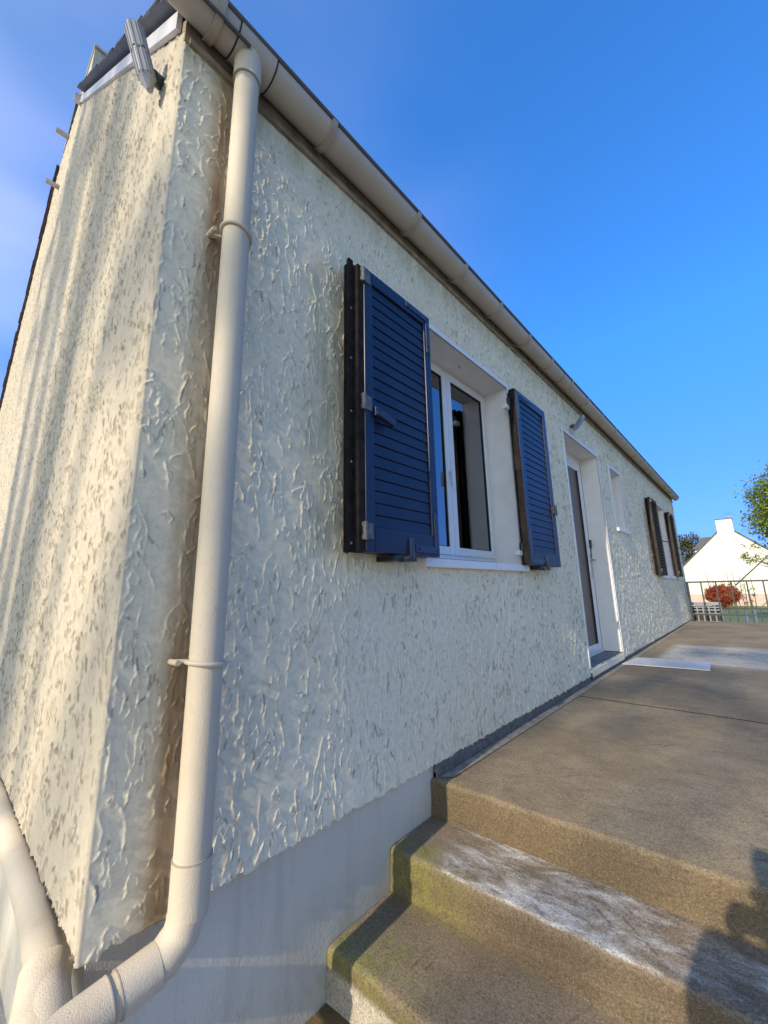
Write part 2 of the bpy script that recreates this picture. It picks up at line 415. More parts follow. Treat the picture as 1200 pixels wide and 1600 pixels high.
XE = 3.6
def zl(y): return -.69 + (y - 1.345) * .0042        # terrace surface
def nose_strip(name, mat, yn, ztop, zbot, yback, zback, parent, seed, **kw):
    """concrete tread with a worn nose: a profile swept along the step with small irregularities"""
    r = np.random.default_rng(seed)
    xs = np.concatenate([np.arange(-.022, 1.6, .022), np.arange(1.6, XE + .01, .2)])
    q = .016
    nb = 14
    wob = np.convolve(r.normal(0, 1, len(xs) + 12), np.ones(6) / 6, 'same')[6:-6] * .0035
    wob2 = np.convolve(r.normal(0, 1, len(xs) + 6), np.ones(3) / 3, 'same')[3:-3] * .0018
    rows = []
    for i, x in enumerate(xs):
        y0 = yn(x) + wob[i] * .8
        row = [(x, yback if not callable(yback) else yback(x), zback)]
        yb = row[0][1]
        for k in range(1, nb):
            t = k / nb; row.append((x, yb + (y0 + q - yb) * t, zback + (ztop - zback) * t))
        for a in (90, 68, 45, 22, 0):
            aa = math.radians(a)
            row.append((x, y0 + q - q * math.cos(aa), ztop - q + q * math.sin(aa) + wob2[i]))
        nd = 6
        for k in range(1, nd + 1):
            t = k / nd; row.append((x, y0 + .0022 * math.sin(k * 2.1 + i * .13) + wob[i] * .3, (ztop - q) + (zbot - ztop + q) * t))
        rows.append(row)
    k = len(rows[0]); V = [p for row in rows for p in row]
    F = []
    for i in range(len(rows) - 1):
        for j in range(k - 1):
            F.append((i * k + j, i * k + j + 1, (i + 1) * k + j + 1, (i + 1) * k + j))
    # end faces and back so it is a solid
    n0 = len(V)
    for row in (rows[0], rows[-1]):
        V.append((row[0][0], row[0][1], zbot))
    F.append(tuple(range(k)) + (n0,))
    F.append(tuple((len(rows) - 1) * k + j for j in range(k))[::-1] + (n0 + 1,))
    mb = MB(); mb.v = V; mb.f = [f[::-1] if len(f) == 4 else f for f in F]
    return mb.build(name, mat, parent, smooth='auto', **kw)

ter = empty('terrace', (0, 1.345, -GZ), kind='structure')
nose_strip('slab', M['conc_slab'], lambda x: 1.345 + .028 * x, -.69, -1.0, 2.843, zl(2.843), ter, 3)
def slab(y0, y1):
    m = MB(); n = 8
    m.add([(-.022, y0, -1.0), (XE, y0, -1.0), (XE, y1, -1.0), (-.022, y1, -1.0), (-.022, y0, zl(y0)), (XE, y0, zl(y0)), (XE, y1, zl(y1)), (-.022, y1, zl(y1))],
          [(0, 3, 2, 1), (4, 5, 6, 7), (0, 1, 5, 4), (1, 2, 6, 5), (2, 3, 7, 6), (3, 0, 4, 7)])
    m.build('slab', M['conc_slab'], ter, bevel=.004)
jf = MB(); jf.add([(-.02, 2.838, zl(2.84) - .0012), (XE, 2.838, zl(2.84) - .0012), (XE, 2.868, zl(2.84) - .0012), (-.02, 2.868, zl(2.84) - .0012)], [(0, 1, 2, 3)]); jf.build('joint_filler', M['dark_edge'], ter)
slab(2.862, 4.56); slab(4.566, 5.82); slab(5.826, 9.30)
m = MB(); m.box(-.02, XE - .02, 1.40, 9.28, -1.14, -1.003); m.build('base', M['conc_slab'], ter)
m = MB(); m.add([(.004, 1.37, zl(1.37) + .004), (.045, 1.40, zl(1.4) + .004), (.05, 9.25, zl(9.25) + .004), (.004, 9.25, zl(9.25) + .004)], [(0, 1, 2, 3)])
m.build('edge_band', simple('edge_mortar', (.27, .235, .18), .9, var=.35, scale=20, bump=.5, bscale=100), ter)

steps = empty('concrete_steps', (1.5, 1.0, -GZ), label='two worn concrete steps with moss and white bloom leading up to the terrace', cat='steps')
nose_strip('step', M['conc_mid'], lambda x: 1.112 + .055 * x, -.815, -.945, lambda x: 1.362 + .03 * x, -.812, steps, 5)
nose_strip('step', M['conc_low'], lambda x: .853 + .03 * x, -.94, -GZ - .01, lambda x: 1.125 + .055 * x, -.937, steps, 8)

# ------------------------------------------------------------------ the house
house = empty('house', (-3.3, 5, -GZ), label='low single-storey house in thick rough cream render with navy shutters and long beige gutter', cat='house')
HY0, HY1 = .2608, 9.52
ZB, ZT = -.64, 1.60
YWIN = (1.335, 2.268, .125, 1.250)
YDOOR = (3.285, 4.25, -.588, 1.262)
YSM = (4.69, 5.15, .59, 1.255)
YFAR = (6.93, 8.13, .125, 1.250)
OPEN = [YWIN, YDOOR, YSM, YFAR]

def height_map(w, h, res, seed, dens, fat=1.0, amp=1.0, shade_dirt_share=.45, lee=.68, foot=1.15):
    """trowelled render: curved smeared ridges, mostly upright; returns heights in metres and the dirt and crease shade painted under the lips"""
    r = np.random.default_rng(seed)
    nx, nz = int(w / res) + 1, int(h / res) + 1
    H = np.zeros(nz * nx, np.float32); D = np.zeros(nz * nx, np.float32)
    N = int(w * h * dens)
    X, Z, A, SD, DD = [], [], [], [], []
    for i in range(N):
        x0, z0 = r.uniform(0, w), r.uniform(0, h)
        legs = 1 if r.random() < .6 else 2
        top = r.normal(0, .10)
        big = .55 + 1.1 * r.random() ** 2
        dz_ = r.random() < shade_dirt_share
        for l in range(legs):
            L = r.uniform(.035, .125) * big * (1 if l == 0 else r.uniform(.35, .8))
            sgn = (1 if l == 0 else -1) * (1 if r.random() < .5 or legs == 2 else -1)
            wd = (abs(r.normal(0, .011)) + (.010 if legs == 2 else .001)) * big
            n = max(8, int(L / (res * .7)))
            t = np.linspace(0, 1, n)
            curve = 1 - (1 - t) ** r.uniform(1.6, 3.6)
            px = x0 + sgn * wd * curve + np.sin(t * r.uniform(3, 10) + r.uniform(0, 6)) * .003 + np.cumsum(r.normal(0, .0007, n)) + top * t * L
            pz = z0 - L * t
            a = amp * r.uniform(.0018, .0046) * np.sin(np.pi * np.clip(t * .86 + .08, 0, 1)) ** .7 * (1 + .45 * np.sin(t * r.uniform(6, 16) + r.uniform(0, 6)))
            X.append(px); Z.append(pz); A.append(np.abs(a)); SD.append(np.full(n, 1 if r.random() < lee else -1))
            s0 = r.uniform(0, .75)
            DD.append(np.where((t > s0) & (t < s0 + r.uniform(.12, .5)), 1.0 if dz_ else 0.0, 0.0) * r.uniform(.4, 1))
    X = np.concatenate(X); Z = np.concatenate(Z); A = np.concatenate(A); SD = np.concatenate(SD); DD = np.concatenate(DD)
    ix = np.round(X / res).astype(int); iz = np.round(Z / res).astype(int)
    fx = X / res - ix
    s1, s2 = max(.0013 * fat / res, .45), .0030 * fat / res
    for dx in range(-2 - int(s2 * 2.5), 3 + int(s2 * 2.5)):
        d = (dx - fx) * SD
        wgt = np.where(d < 0, np.exp(-(d / s1) ** 2 * .5), np.exp(-np.abs(d) / s2))
        dw = np.exp(-((d + foot * max(1, .0024 * fat / res)) / max(.7, .0016 * fat / res)) ** 2) * DD
        for dz in (0, 1):
            val = A * wgt * (1 if dz == 0 else .85)
            jx, jz = ix + dx, iz + dz
            ok = (jx >= 0) & (jx < nx) & (jz >= 0) & (jz < nz)
            o1 = ok & (val > .0002); o2 = ok & (dw > .08)
            np.maximum.at(H, jz[o1] * nx + jx[o1], val[o1].astype(np.float32))
            np.maximum.at(D, jz[o2] * nx + jx[o2], dw[o2].astype(np.float32))
    H = H.reshape(nz, nx); D = D.reshape(nz, nx)
    # broad unevenness of the coat
    def lowfreq(step, amp_):
        g = r.normal(0, 1, (int(h / step) + 3, int(w / step) + 3))
        zz = np.linspace(0, h / step, nz); xx = np.linspace(0, w / step, nx)
        z0 = zz.astype(int); x0 = xx.astype(int); fz = (zz - z0)[:, None]; fx_ = (xx - x0)[None]
        fz = fz * fz * (3 - 2 * fz); fx_ = fx_ * fx_ * (3 - 2 * fx_)
        G = lambda p, q: g[np.ix_(z0 + p, x0 + q)]
        return amp_ * ((G(0, 0) * (1 - fx_) + G(0, 1) * fx_) * (1 - fz) + (G(1, 0) * (1 - fx_) + G(1, 1) * fx_) * fz)
    H = H + lowfreq(.35, .0012) + lowfreq(.06, .0002) + lowfreq(.014, .00012)
    return H.astype(np.float32), D

def set_shade_dirt(me, vals):
    at = me.attributes.new('shade_dirt', 'FLOAT', 'POINT'); at.data.foreach_set('value', np.ascontiguousarray(vals, dtype=np.float32))

def sample(H, res, u, v):
    u = np.clip(u / res, 0, H.shape[1] - 1.001); v = np.clip(v / res, 0, H.shape[0] - 1.001)
    iu, iv = u.astype(int), v.astype(int); fu, fv = u - iu, v - iv
    return H[iv, iu] * (1 - fu) * (1 - fv) + H[iv, iu + 1] * fu * (1 - fv) + H[iv + 1, iu] * (1 - fu) * fv + H[iv + 1, iu + 1] * fu * fv

def snap(lines, vals):
    for v in vals:
        if lines[0] <= v <= lines[-1]:
            lines[np.argmin(np.abs(lines - v))] = v
    return lines

HW, HH = (HY1 - HY0) * S, (ZT - ZB) * S

def wall_panel(y0, y1, dy, dz, RES, seed, dens, fat, amp, shade_dirt_share):
    Hm, Dm = height_map((y1 - y0) * S + .02, HH + .02, RES, seed, dens, fat, amp, shade_dirt_share)
    if y0 > HY0: y0 -= .006
    ys = snap(np.arange(y0, y1 + dy * .6, dy), [a for o in OPEN for a in o[:2]]); ys[-1] = y1
    zs = snap(np.arange(ZB, ZT + dz * .6, dz), [a for o in OPEN for a in o[2:]]); zs[-1] = ZT
    Y, Z = np.meshgrid(ys, zs)
    h = sample(Hm, RES, (Y - y0) * S, (Z - ZB) * S); dr = sample(Dm, RES, (Y - y0) * S, (Z - ZB) * S)
    e0 = np.clip((ys - y0) / .012, 0, 1) if y0 > HY0 else 1.0; e1 = np.clip((y1 - ys) / .012, 0, 1) if y1 < HY1 else 1.0
    h = h * (e0 * e1)
    if y0 > HY0: h[:, 0] -= .004
    jag = np.interp(ys, np.arange(HY0, HY1 + .1, .012), np.random.default_rng(2).normal(0, .0035, len(np.arange(HY0, HY1 + .1, .012))))
    Zj = Z.copy(); Zj[0] += jag; Zj[1] += jag * .7
    V = np.stack([h, Y * S, (Zj + GZ) * S], -1)
    if y0 <= HY0:       # rounded, chipped outer corner
        V[:, 0, 0] -= .006; V[:, 1, 0] -= .002
        V[:, 0, 1] += np.random.default_rng(9).normal(0, .0012, len(zs))
    nz, ny = Y.shape
    yc = (ys[:-1] + ys[1:]) / 2; zc = (zs[:-1] + zs[1:]) / 2
    keep = np.ones((nz - 1, ny - 1), bool)
    for a, b, c, d in OPEN:
        keep &= ~(((yc > a) & (yc < b))[None] & ((zc > c) & (zc < d))[:, None])
    I = np.arange(nz * ny).reshape(nz, ny)
    F = np.stack([I[:-1, :-1], I[:-1, 1:], I[1:, 1:], I[1:, :-1]], -1)[keep]
    V = V.reshape(-1, 3)
    # the coat's underside, going back to the plinth
    n0 = len(V)
    back = V[:ny].copy(); back[:, 0] = -.045; 
    V = np.concatenate([V, back])
    J = np.arange(ny)
    F2 = np.stack([J[:-1], n0 + J[:-1], n0 + J[1:], J[1:]], -1)
    if y0 < 3.2: # threshold zone keeps its underside too
        pass
    return V, np.concatenate([F, F2]), np.concatenate([dr.ravel(), dr[0]])
parts_ = [wall_panel(HY0, 1.62, .0023, .0024, .0025, 4, 450, .8, 1.05, .5),
          wall_panel(1.62, 3.0, .0042, .0042, .004, 5, 460, 1.4, 1.9, .6),
          wall_panel(3.0, HY1, .0078, .0080, .0075, 6, 330, 2.3, 2.2, .65)]
Vs, Fs, Ds, nv = [], [], [], 0
for v_, f_, d_ in parts_:
    Vs.append(v_); Fs.append(f_ + nv); Ds.append(d_); nv += len(v_)
V, F = np.concatenate(Vs), np.concatenate(Fs)
off = np.array(house.location)
me = np_mesh('front_wall', V - off, F); set_shade_dirt(me, np.concatenate(Ds)); link('front_wall', me, M['wall'], house, smooth=True, label='front wall in cream trowelled render full of curved ridges')

# gable: the end wall, rising to a cut-off top where the chimney goes through
GX1 = -7.2
def gtop(x): return np.minimum(np.minimum(1.62 + .955 * (-x), 2.42 + .845 * (x + 6.13)), 4.42)
def gable():
    d1 = np.arange(0, -1.6, -.0045); d2 = np.arange(-1.6, GX1, -.018)
    xs = np.concatenate([d1, d2])
    n = 740
    ts = np.linspace(0, 1, n) ** 1.25
    Hg, Dg = height_map(4.0, 6.2, .005, 21, 640, 1.0, 1.8, .75, 1.0, .35)
    X = np.repeat(xs[None], n, 0)
    top = gtop(xs); T = ts[:, None]
    zb = -.625
    # rows concentrated low where the wall is near
    Z = zb + (top[None] - zb) * T
    h = sample(Hg, .005, (-X * S) % 3.98, ((Z - zb) * S)); dg = sample(Dg, .005, (-X * S) % 3.98, ((Z - zb) * S))
    V = np.stack([X * S, HY0 * S - h, (Z + GZ) * S], -1)
    jag = np.random.default_rng(3).normal(0, .005, len(xs)); V[0, :, 2] += jag
    V[:, 0, 0] -= .003; V[:, 0, 1] = HY0 * S + .004
    V[:, 0, 0] += np.random.default_rng(5).normal(0, .0014, n)
    I = np.arange(n * len(xs)).reshape(n, len(xs))
    F = np.stack([I[:-1, :-1], I[1:, :-1], I[1:, 1:], I[:-1, 1:]], -1).reshape(-1, 4)
    V = V.reshape(-1, 3); n0 = len(V); k = len(xs)
    back = V[:k].copy(); back[:, 1] = HY0 * S + .04
    V = np.concatenate([V, back]); J = np.arange(k)
    F2 = np.stack([J[:-1], J[1:], n0 + J[1:], n0 + J[:-1]], -1)
    me = np_mesh('gable_wall', V - off, np.concatenate([F, F2])); set_shade_dirt(me, np.concatenate([dg.ravel(), dg[0]]))
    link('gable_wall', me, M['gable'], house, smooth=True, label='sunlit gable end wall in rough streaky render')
gable()

# plinth, smooth painted, set back under the coat, with the core of the building above it
m = MB()
m.box(-7.15, -.024, .285, HY1 - .005, -GZ - .05, -.6)
m.build('plinth', M['plinth'], house, label='smooth pale painted plinth below the render')
c = MB()       # inner lining walls behind the coat so no sun leaks in
c.box(-7.15, -7.11, .29, 9.5, -.6, 1.70)
c.box(-7.1, -.03, 9.44, 9.5, -.6, 1.70)
c.add([(-.03, 9.515, -.64), (-7.15, 9.515, -.64), (-7.15, 9.515, 1.65), (-3.4, 9.515, 4.75), (-.03, 9.515, 1.65)], [(0, 1, 2, 3, 4)])
c.add([(-.31, .3, -.6), (-.31, 9.45, -.6), (-.31, 9.45, 1.66), (-.31, .3, 1.66)], [(0, 1, 2, 3)])
c.build('inner_wall', M['dark_room'], house)
e = MB(); e.box(-.03, -.003, HY1, HY1 + .03, ZB, ZT); e.build('end_wall_edge', M['wall'], house)
ws = MB(); ws.box(-.020, -.006, 1.36, 9.45, -.69, -.632); ws.build('joint_strip', M['black_strip'], house, label='dark strip at the foot of the wall along the terrace')  # dark strip set into the gap between render and terrace
jb = MB(); jb.box(-.0225, -.010, 1.36, 9.5, -.70, -.672); 
jb.v = [(x, y, z + (y - 1.345) * .0042) for x, y, z in jb.v]; jb.build('joint_strip', M['black_strip'], house)

# roof slabs
PF = .955
def zf(x): return 1.72 + PF * (-x)        # top plane of the front slope (over the wall face at x=0)
roof = None
rb = MB()
A = [(.045, zf(.045)), (-3.32, zf(-3.32))]; B = [(-3.32, zf(-3.32)), (-7.35, zf(-3.32) - .845 * 4.03)]
def slope(mb, P, Q, y0, y1, th):
    (xa, za), (xb, zb) = P, Q
    return mb.add([(xa, y0, za), (xb, y0, zb), (xb, y1, zb), (xa, y1, za), (xa, y0, za - th), (xb, y0, zb - th), (xb, y1, zb - th), (xa, y1, za - th)],
           [(0, 3, 2, 1), (4, 5, 6, 7), (0, 1, 5, 4), (1, 2, 6, 5), (2, 3, 7, 6), (3, 0, 4, 7)])
slope(rb, A[0], A[1], .262, 9.58, .05); slope(rb, B[0], B[1], .262, 9.58, .05)
roof = rb.build('roof', M['slate'], house)

def slate_mesh():
    mb = MB(); mb.box(-.075, .075, 0, .20, 0, .007)
    o = mb.v
    me = bpy.data.meshes.new('slate')
    me.from_pydata([tuple(S * q for q in p) for p in o], [], mb.f); me.materials.append(M['slate']); return me
SM = slate_mesh()
def put_slate(x, y, z, pitch, along, tilt=0, rear=False):
    o = bpy.data.objects.new('slate', SM); col.objects.link(o); o.parent = roof
    o.location = Vector(W(x, y, z)) - parent_loc(roof)
    o.rotation_euler = along
    return o
# verge slates up the front slope, each lapping over the one below and hanging out past the gable
ang = math.atan(PF)
k = 0; s_ = 0.0
L = math.hypot(2.72, 2.72 * PF)
while s_ < L:
    x = .05 - s_ * math.cos(ang); z = zf(x) + .002
    # slate mesh: x = up the slope half-width, y = along the eaves
    o = put_slate(x, .213 + random.uniform(-.006, .006), z, 0, (0, ang - .05, 0))
    s_ += .105; k += 1
angr = math.atan(.845); s_ = .72
while s_ < 5.3:
    x = -3.32 - s_ * math.cos(angr); z = zf(-3.32) - s_ * math.sin(angr) + .002
    put_slate(x, .232 + random.uniform(-.005, .005), z, 0, (0, -angr + .05, 0)); s_ += .13
y = .42
while y < 9.55:           # drip row over the gutter
    o = put_slate(.035, y - .1, zf(.035) + .010, 0, (0, ang - .05, 0)); y += .201

fb = MB()
def strip(mb, xa, za, xb, zb, h, y0, y1):
    return mb.add([(xa, y0, za), (xb, y0, zb), (xb, y0, zb + h), (xa, y0, za + h), (xa, y1, za), (xb, y1, zb), (xb, y1, zb + h), (xa, y1, za + h)],
           [(0, 1, 2, 3), (7, 6, 5, 4), (0, 4, 5, 1), (1, 5, 6, 2), (2, 6, 7, 3), (3, 7, 4, 0)])
strip(fb, -.030, 1.652, -2.645, 4.112, .072, .245, .259)
fb.box(-2.665, -2.647, .205, .262, 4.10, 4.19)
fb.build('bargeboard', M['bargeboard'], house, label='white bargeboard under the front verge of the roof')
rf = MB(); strip(rf, -3.98, 4.30, -7.2, 4.30 - .845 * 3.22, .06, .246, .259)
rf.build('bargeboard', M['brown_lip'], house, label='brown bargeboard under the rear verge')
fe = MB(); fe.box(-.03, .0035, .262, 9.55, 1.588, 1.73)
fe.build('fascia_board', M['fascia_wood'], house, label='stained brown eaves board behind the gutter')
fd = MB(); fd.box(-.002, .012, .275, 9.55, 1.583, 1.604); fd.build('fascia_board', M['fascia_wood'], house)

# chimney through the apex
ch = MB(); ch.box(-3.98, -2.70, .283, .85, 3.6, 4.86); cho = ch.build('chimney', M['gable'], house)
cc = MB(); cc.box(-4.0, -2.68, .275, .87, 4.862, 4.885); cc.build('cap', M['plinth'], cho)
for bx, bz, ln in ((-3.30, 4.37, .10), (-3.36, 3.82, .10)):
    r1 = MB(); r1.box(bx - .02, bx + .02, .26 - ln, .262, bz - .012, bz + .012); r1.build('aerial_bracket', M['rod'], house)

# gutter: half-round channel with rolled rim
GXc, GZc, GR = .0600, 1.677, .0555
gy0, gy1 = .205, 9.60
n = 18
gm = MB(); rows = []
for y in (gy0, gy1):
    for rr in (GR, GR - .004):
        for i in range(n + 1):
            a = math.pi + math.pi * i / n
            gm.v.append((GXc + rr * math.cos(a), y, GZc + rr * math.sin(a)))
q = n + 1
for i in range(n):
    gm.f += [(i, i + 1, 2 * q + i + 1, 2 * q + i), (q + i + 1, q + i, 3 * q + i, 3 * q + i + 1), (i, q + i, q + i + 1, i + 1), (2 * q + i + 1, 3 * q + i + 1, 3 * q + i, 2 * q + i)]
for y in (gy0, gy1 - .004):
    b0 = len(gm.v); gm.v += [(GXc + GR * math.cos(math.pi + math.pi * i / n), y, GZc + GR * math.sin(math.pi + math.pi * i / n)) for i in range(q)]
    gm.f.append(tuple(range(b0, b0 + q)))
gut = gm.build('gutter', M['gutter'], house, smooth='auto', label='long beige half-round plastic gutter')
t = MB(); t.tube([(GXc + GR + .001, gy0, GZc + .004), (GXc + GR + .001, gy1, GZc + .004)], .0085, 10); t.build('gutter_rim', M['lamp_dark'], gut, smooth='auto')
def strap(y, w=.022, name='gutter_bracket', mat='gutter_strap', grow=.0085):
    s = MB(); k = 16
    for yy in (y - w / 2, y + w / 2):
        for rr in (GR + .0005, GR + grow):
            for i in range(k + 1):
                a = math.pi * 1.0 + (math.pi * 1.06) * i / k
                s.v.append((GXc + rr * math.cos(a), yy, GZc + rr * math.sin(a)))
    q = k + 1
    for i in range(k):
        s.f += [(q + i, q + i + 1, 3 * q + i + 1, 3 * q + i), (i, q + i, q + i + 1, i + 1)[::-1], (2 * q + i, 2 * q + i + 1, 3 * q + i + 1, 3 * q + i)]
        s.f[-2] = (i, i + 1, q + i + 1, q + i)
    return s.build(name, M[mat], gut, smooth='auto')
for y in (.318, .735, 1.235, 1.64, 2.04, 2.46, 2.87, 3.32, 3.74, 4.22, 4.72, 5.25, 5.8, 6.35, 6.9, 7.5, 8.1, 8.7, 9.3): strap(y)
for y in (.375, .50, 3.13, 6.6): strap(y, .004, 'joint', 'rubber', .0015)
for y in (.437,): strap(y, .118, 'outlet_sleeve', 'gutter', .003)

# downpipe: vertical run, elbow, run under the coat to the corner, collector along the gable
PX, PY, PR = .064, .427, .0355
dp = MB()
RR = .0315
arc = [(PX, PY, -.60), (PX, PY - .012, -.640), (PX, PY - .040, -.663)]
ex, ey, ez = arc[-1]
dp.tube([(PX, PY, 1.60), (PX, PY, 1.0), (PX, PY, .3), (PX, PY, -.3)] + arc + [(PX, .36, -.669), (PX, .215, -.688)], [PR] * 6 + [.0345, .033, RR], 28)
def ring(par, a_, b_, r_):
    t = MB(); t.tube([a_, b_], r_, 28); t.build('joint', M['gutter_strap'], par, smooth='auto')
dpo = dp.build('downpipe', M['pipe'], house, smooth='auto', label='round painted downpipe with elbow at the foot of the wall')
t = MB(); t.tube([(PX, PY, 1.545), (PX, PY, 1.66)], PR + .005, 28); t.build('socket', M['pipe'], dpo, smooth='auto')
t = MB(); t.tube([(PX, PY, -.515), (PX, PY, -.60), (PX, PY - .002, -.612)], PR + .0022, 28); t.build('socket', M['pipe'], dpo, smooth='auto')
t = MB(); t.tube([(PX, .375, -.667), (PX, .315, -.675)], .0355, 28); t.build('socket', M['pipe'], dpo, smooth='auto')
t = MB(); t.tube([(PX, .300, -.677), (PX, .200, -.690)], .0362, 28); t.build('socket', M['pipe'], dpo, smooth='auto')
ring(dpo, (PX, .3152, -.675), (PX, .3132, -.6753), .0362); ring(dpo, (PX, .302, -.6767), (PX, .300, -.677), .0370); ring(dpo, (PX, PY, -.5135), (PX, PY, -.516), PR + .003); ring(dpo, (PX, PY, 1.545), (PX, PY, 1.5425), PR + .0058)
def clip(z):
    s = MB(); k = 26; pts = []
    for i in range(k + 1):
        a = math.radians(-150) + math.radians(240) * i / k
        pts.append((PX + (PR + .0035) * math.cos(a), PY + (PR + .0035) * math.sin(a), z - .006 * math.sin(a)))
    pts = [(.004, PY - PR - .012, z + .004)] + pts + [(.004, PY + PR + .022, z - .012)]
    s.tube(pts, .005, 8); s.tube([(.0, PY - PR - .016, z + .004), (.040, PY - PR - .014, z + .004)], .0065, 10)
    s.build('pipe_clip', M['pipe'], dpo, smooth='auto')
clip(.985); clip(-.148)
gp = MB(); gp.tube([(PX + .035, .212, -.694), (PX - .02, .222, -.688), (-.10, .240, -.664), (-.3, .246, -.657), (-7.1, .247, -.652)], [.037, .037, .0315, .0305, .0305], 26)
gpo = gp.build('drainpipe', M['pipe'], house, smooth='auto', label='painted drainpipe running along the foot of the gable')
t = MB(); t.tube([(-.085, .2385, -.6655), (-.045, .229, -.678), (.0, .218, -.690), (.10, .212, -.695)], .0395, 26); t.build('socket', M['pipe'], gpo, smooth='auto')
# ------------------------------------------------------------------ openings: windows, door
def reveal(o, parent, depth, name='reveal', sill=True):
    y0, y1, z0, z1 = o; m = MB(); d = -depth; t = .012
    m.box(d, .001, y0 - t, y0, z0, z1); m.box(d, .001, y1, y1 + t, z0, z1); m.box(d, .001, y0, y1, z1, z1 + t)
    if sill: m.box(d, .001, y0, y1, z0 - t, z0)
    return m.build(name, M['reveal'], parent)
def trim(o, parent, w=.026, bottom=False, proud=.0065):
    y0, y1, z0, z1 = o; b = z0 if not bottom else z0
    m = MB()
    m.box(-.004, proud, y0 - w, y0, b, z1 + w); m.box(-.004, proud, y1, y1 + w, b, z1 + w); m.box(-.004, proud, y0, y1, z1, z1 + w)
    return m.build('trim', M['trim'], parent, bevel=.0015)

def casement(parent, o, x, two=True):
    """frame, sashes, panes"""
    y0, y1, z0, z1 = o; fw = .032
    f = MB()
    f.box(x - .05, x, y0, y0 + fw, z0, z1); f.box(x - .05, x, y1 - fw, y1, z0, z1)
    f.box(x - .05, x, y0 + fw, y1 - fw, z1 - fw, z1); f.box(x - .05, x, y0 + fw, y1 - fw, z0, z0 + fw)
    f.build('frame', M['white_pvc'], parent, bevel=.002)
    yi0, yi1 = y0 + fw - .012, y1 - fw + .012; ym = (yi0 + yi1) / 2
    spans = [(yi0, ym - .002), (ym + .002, yi1)] if two else [(yi0, yi1)]
    zi0, zi1 = z0 + fw - .012, z1 - fw + .012; sw = .042; xf = x + .010
    for a, b in spans:
        s = MB()
        s.box(x - .03, xf, a, a + sw, zi0, zi1); s.box(x - .03, xf, b - sw, b, zi0, zi1)
        s.box(x - .03, xf, a + sw, b - sw, zi1 - sw, zi1); s.box(x - .03, xf, a + sw, b - sw, zi0, zi0 + sw)
        s.build('sash', M['white_pvc'], parent, bevel=.003)
        g = MB(); g.box(x - .006, x - .003, a + sw + .003, b - sw - .003, zi0 + sw + .003, zi1 - sw - .003); g.build('pane', M['glass'], parent)
        k = MB()
        for (p, q_, r_, t_) in ((a + sw, a + sw + .004, zi0 + sw, zi1 - sw), (b - sw - .004, b - sw, zi0 + sw, zi1 - sw), (a + sw, b - sw, zi0 + sw, zi0 + sw + .004), (a + sw, b - sw, zi1 - sw - .004, zi1 - sw)):
            k.box(x - .004, x + .004, p, q_, r_, t_)
        k.build('glazing_seal', M['rubber'], parent)
    if two:
        h = MB(); h.tube([(xf, ym - .022, .62), (xf + .02, ym - .022, .62)], .008, 12); h.bar((xf + .02, ym - .022, .63), (xf + .02, ym - .022, .55), .014, .01, (1, 0, 0))
        h.build('handle', M['white_pvc'], parent)
    rm = MB()       # room behind
    rm.add([(x - .04, y0, z0), (x - .14, y0, z0), (x - .14, y1, z0), (x - .04, y1, z0), (x - .04, y0, z1), (x - .14, y0, z1), (x - .14, y1, z1), (x - .04, y1, z1)],
           [(1, 2, 6, 5), (0, 1, 5, 4), (2, 3, 7, 6), (4, 5, 6, 7), (0, 3, 2, 1)])
    rm.build('room_recess', M['dark_room'], parent)

DEP = .16
def window(o, name, label, two=True, sill_over=.035):
    w = empty(name, (0, (o[0] + o[1]) / 2, o[2]), label=label); w.parent = house; w.location -= house.location
    reveal(o, w, DEP + .05); trim(o, w)
    zo = (o[0], o[1], o[2] + .028, o[3])
    casement(w, zo, -DEP, two)
    s = MB(); s.box(-DEP - .02, .028, o[0] - sill_over, o[1] + sill_over, o[2] - .034, o[2] + .002)
    # notch: keep the sill nose only in front of the wall beside the opening
    s.build('sill', M['trim'], w, bevel=.002)
    return w
w1 = window(YWIN, 'window', 'near window with white frame between the navy shutters')
lw = MB(); lw.tube([(-.075, 1.83, 1.25), (-.075, 1.83, 1.238)], .006, 10); lw.build('shutter_stop', M['screw'], w1)
w2 = window(YFAR, 'window', 'far window between the olive shutters', True)
w3 = window(YSM, 'window', 'tall narrow window beside the door', False, .03)

# entrance door in its deep recess
d = empty('door', (0, 3.77, YDOOR[2]), label='white entrance door with brown panel, set deep in the wall'); d.parent = house; d.location -= house.location
o = YDOOR
reveal(o, d, DEP + .05, sill=False); trim(o, d, .024)
x = -DEP
f = MB(); fw = .04
f.box(x - .05, x, o[0], o[0] + fw, o[2], o[3]); f.box(x - .05, x, o[1] - fw, o[1], o[2], o[3]); f.box(x - .05, x, o[0] + fw, o[1] - fw, o[3] - fw, o[3]); f.box(x - .05, x + .006, o[0], o[1], o[2] - .004, o[2] + .018)
f.build('door_frame', M['white_pvc'], d, bevel=.002)
a, b, z0, z1 = o[0] + fw + .003, o[1] - fw - .003, o[2] + .02, o[3] - fw - .003
lf = MB(); st = .115
lf.box(x - .04, x + .006, a, a + st, z0, z1); lf.box(x - .04, x + .006, b - st, b, z0, z1); lf.box(x - .04, x + .006, a + st, b - st, z1 - .10, z1); lf.box(x - .04, x + .006, a + st, b - st, z0, z0 + .06)
lf.build('door_leaf', M['white_pvc'], d, bevel=.003)
pn = MB(); pn.box(x - .03, x - .004, a + st, b - st, z0 + .06, z1 - .10); pn.build('door_panel', M['door_panel'], d)
sl_ = MB(); sl_.box(x - .002, x + .0075, b + .0, b + .004, z0, z1); sl_.box(x - .002, x + .008, b - st - .004, b - st + .002, z0 + .06, z1 - .1); sl_.build('door_seal', M['rubber'], d)
hd = MB(); hy = b - .055; hz = .20
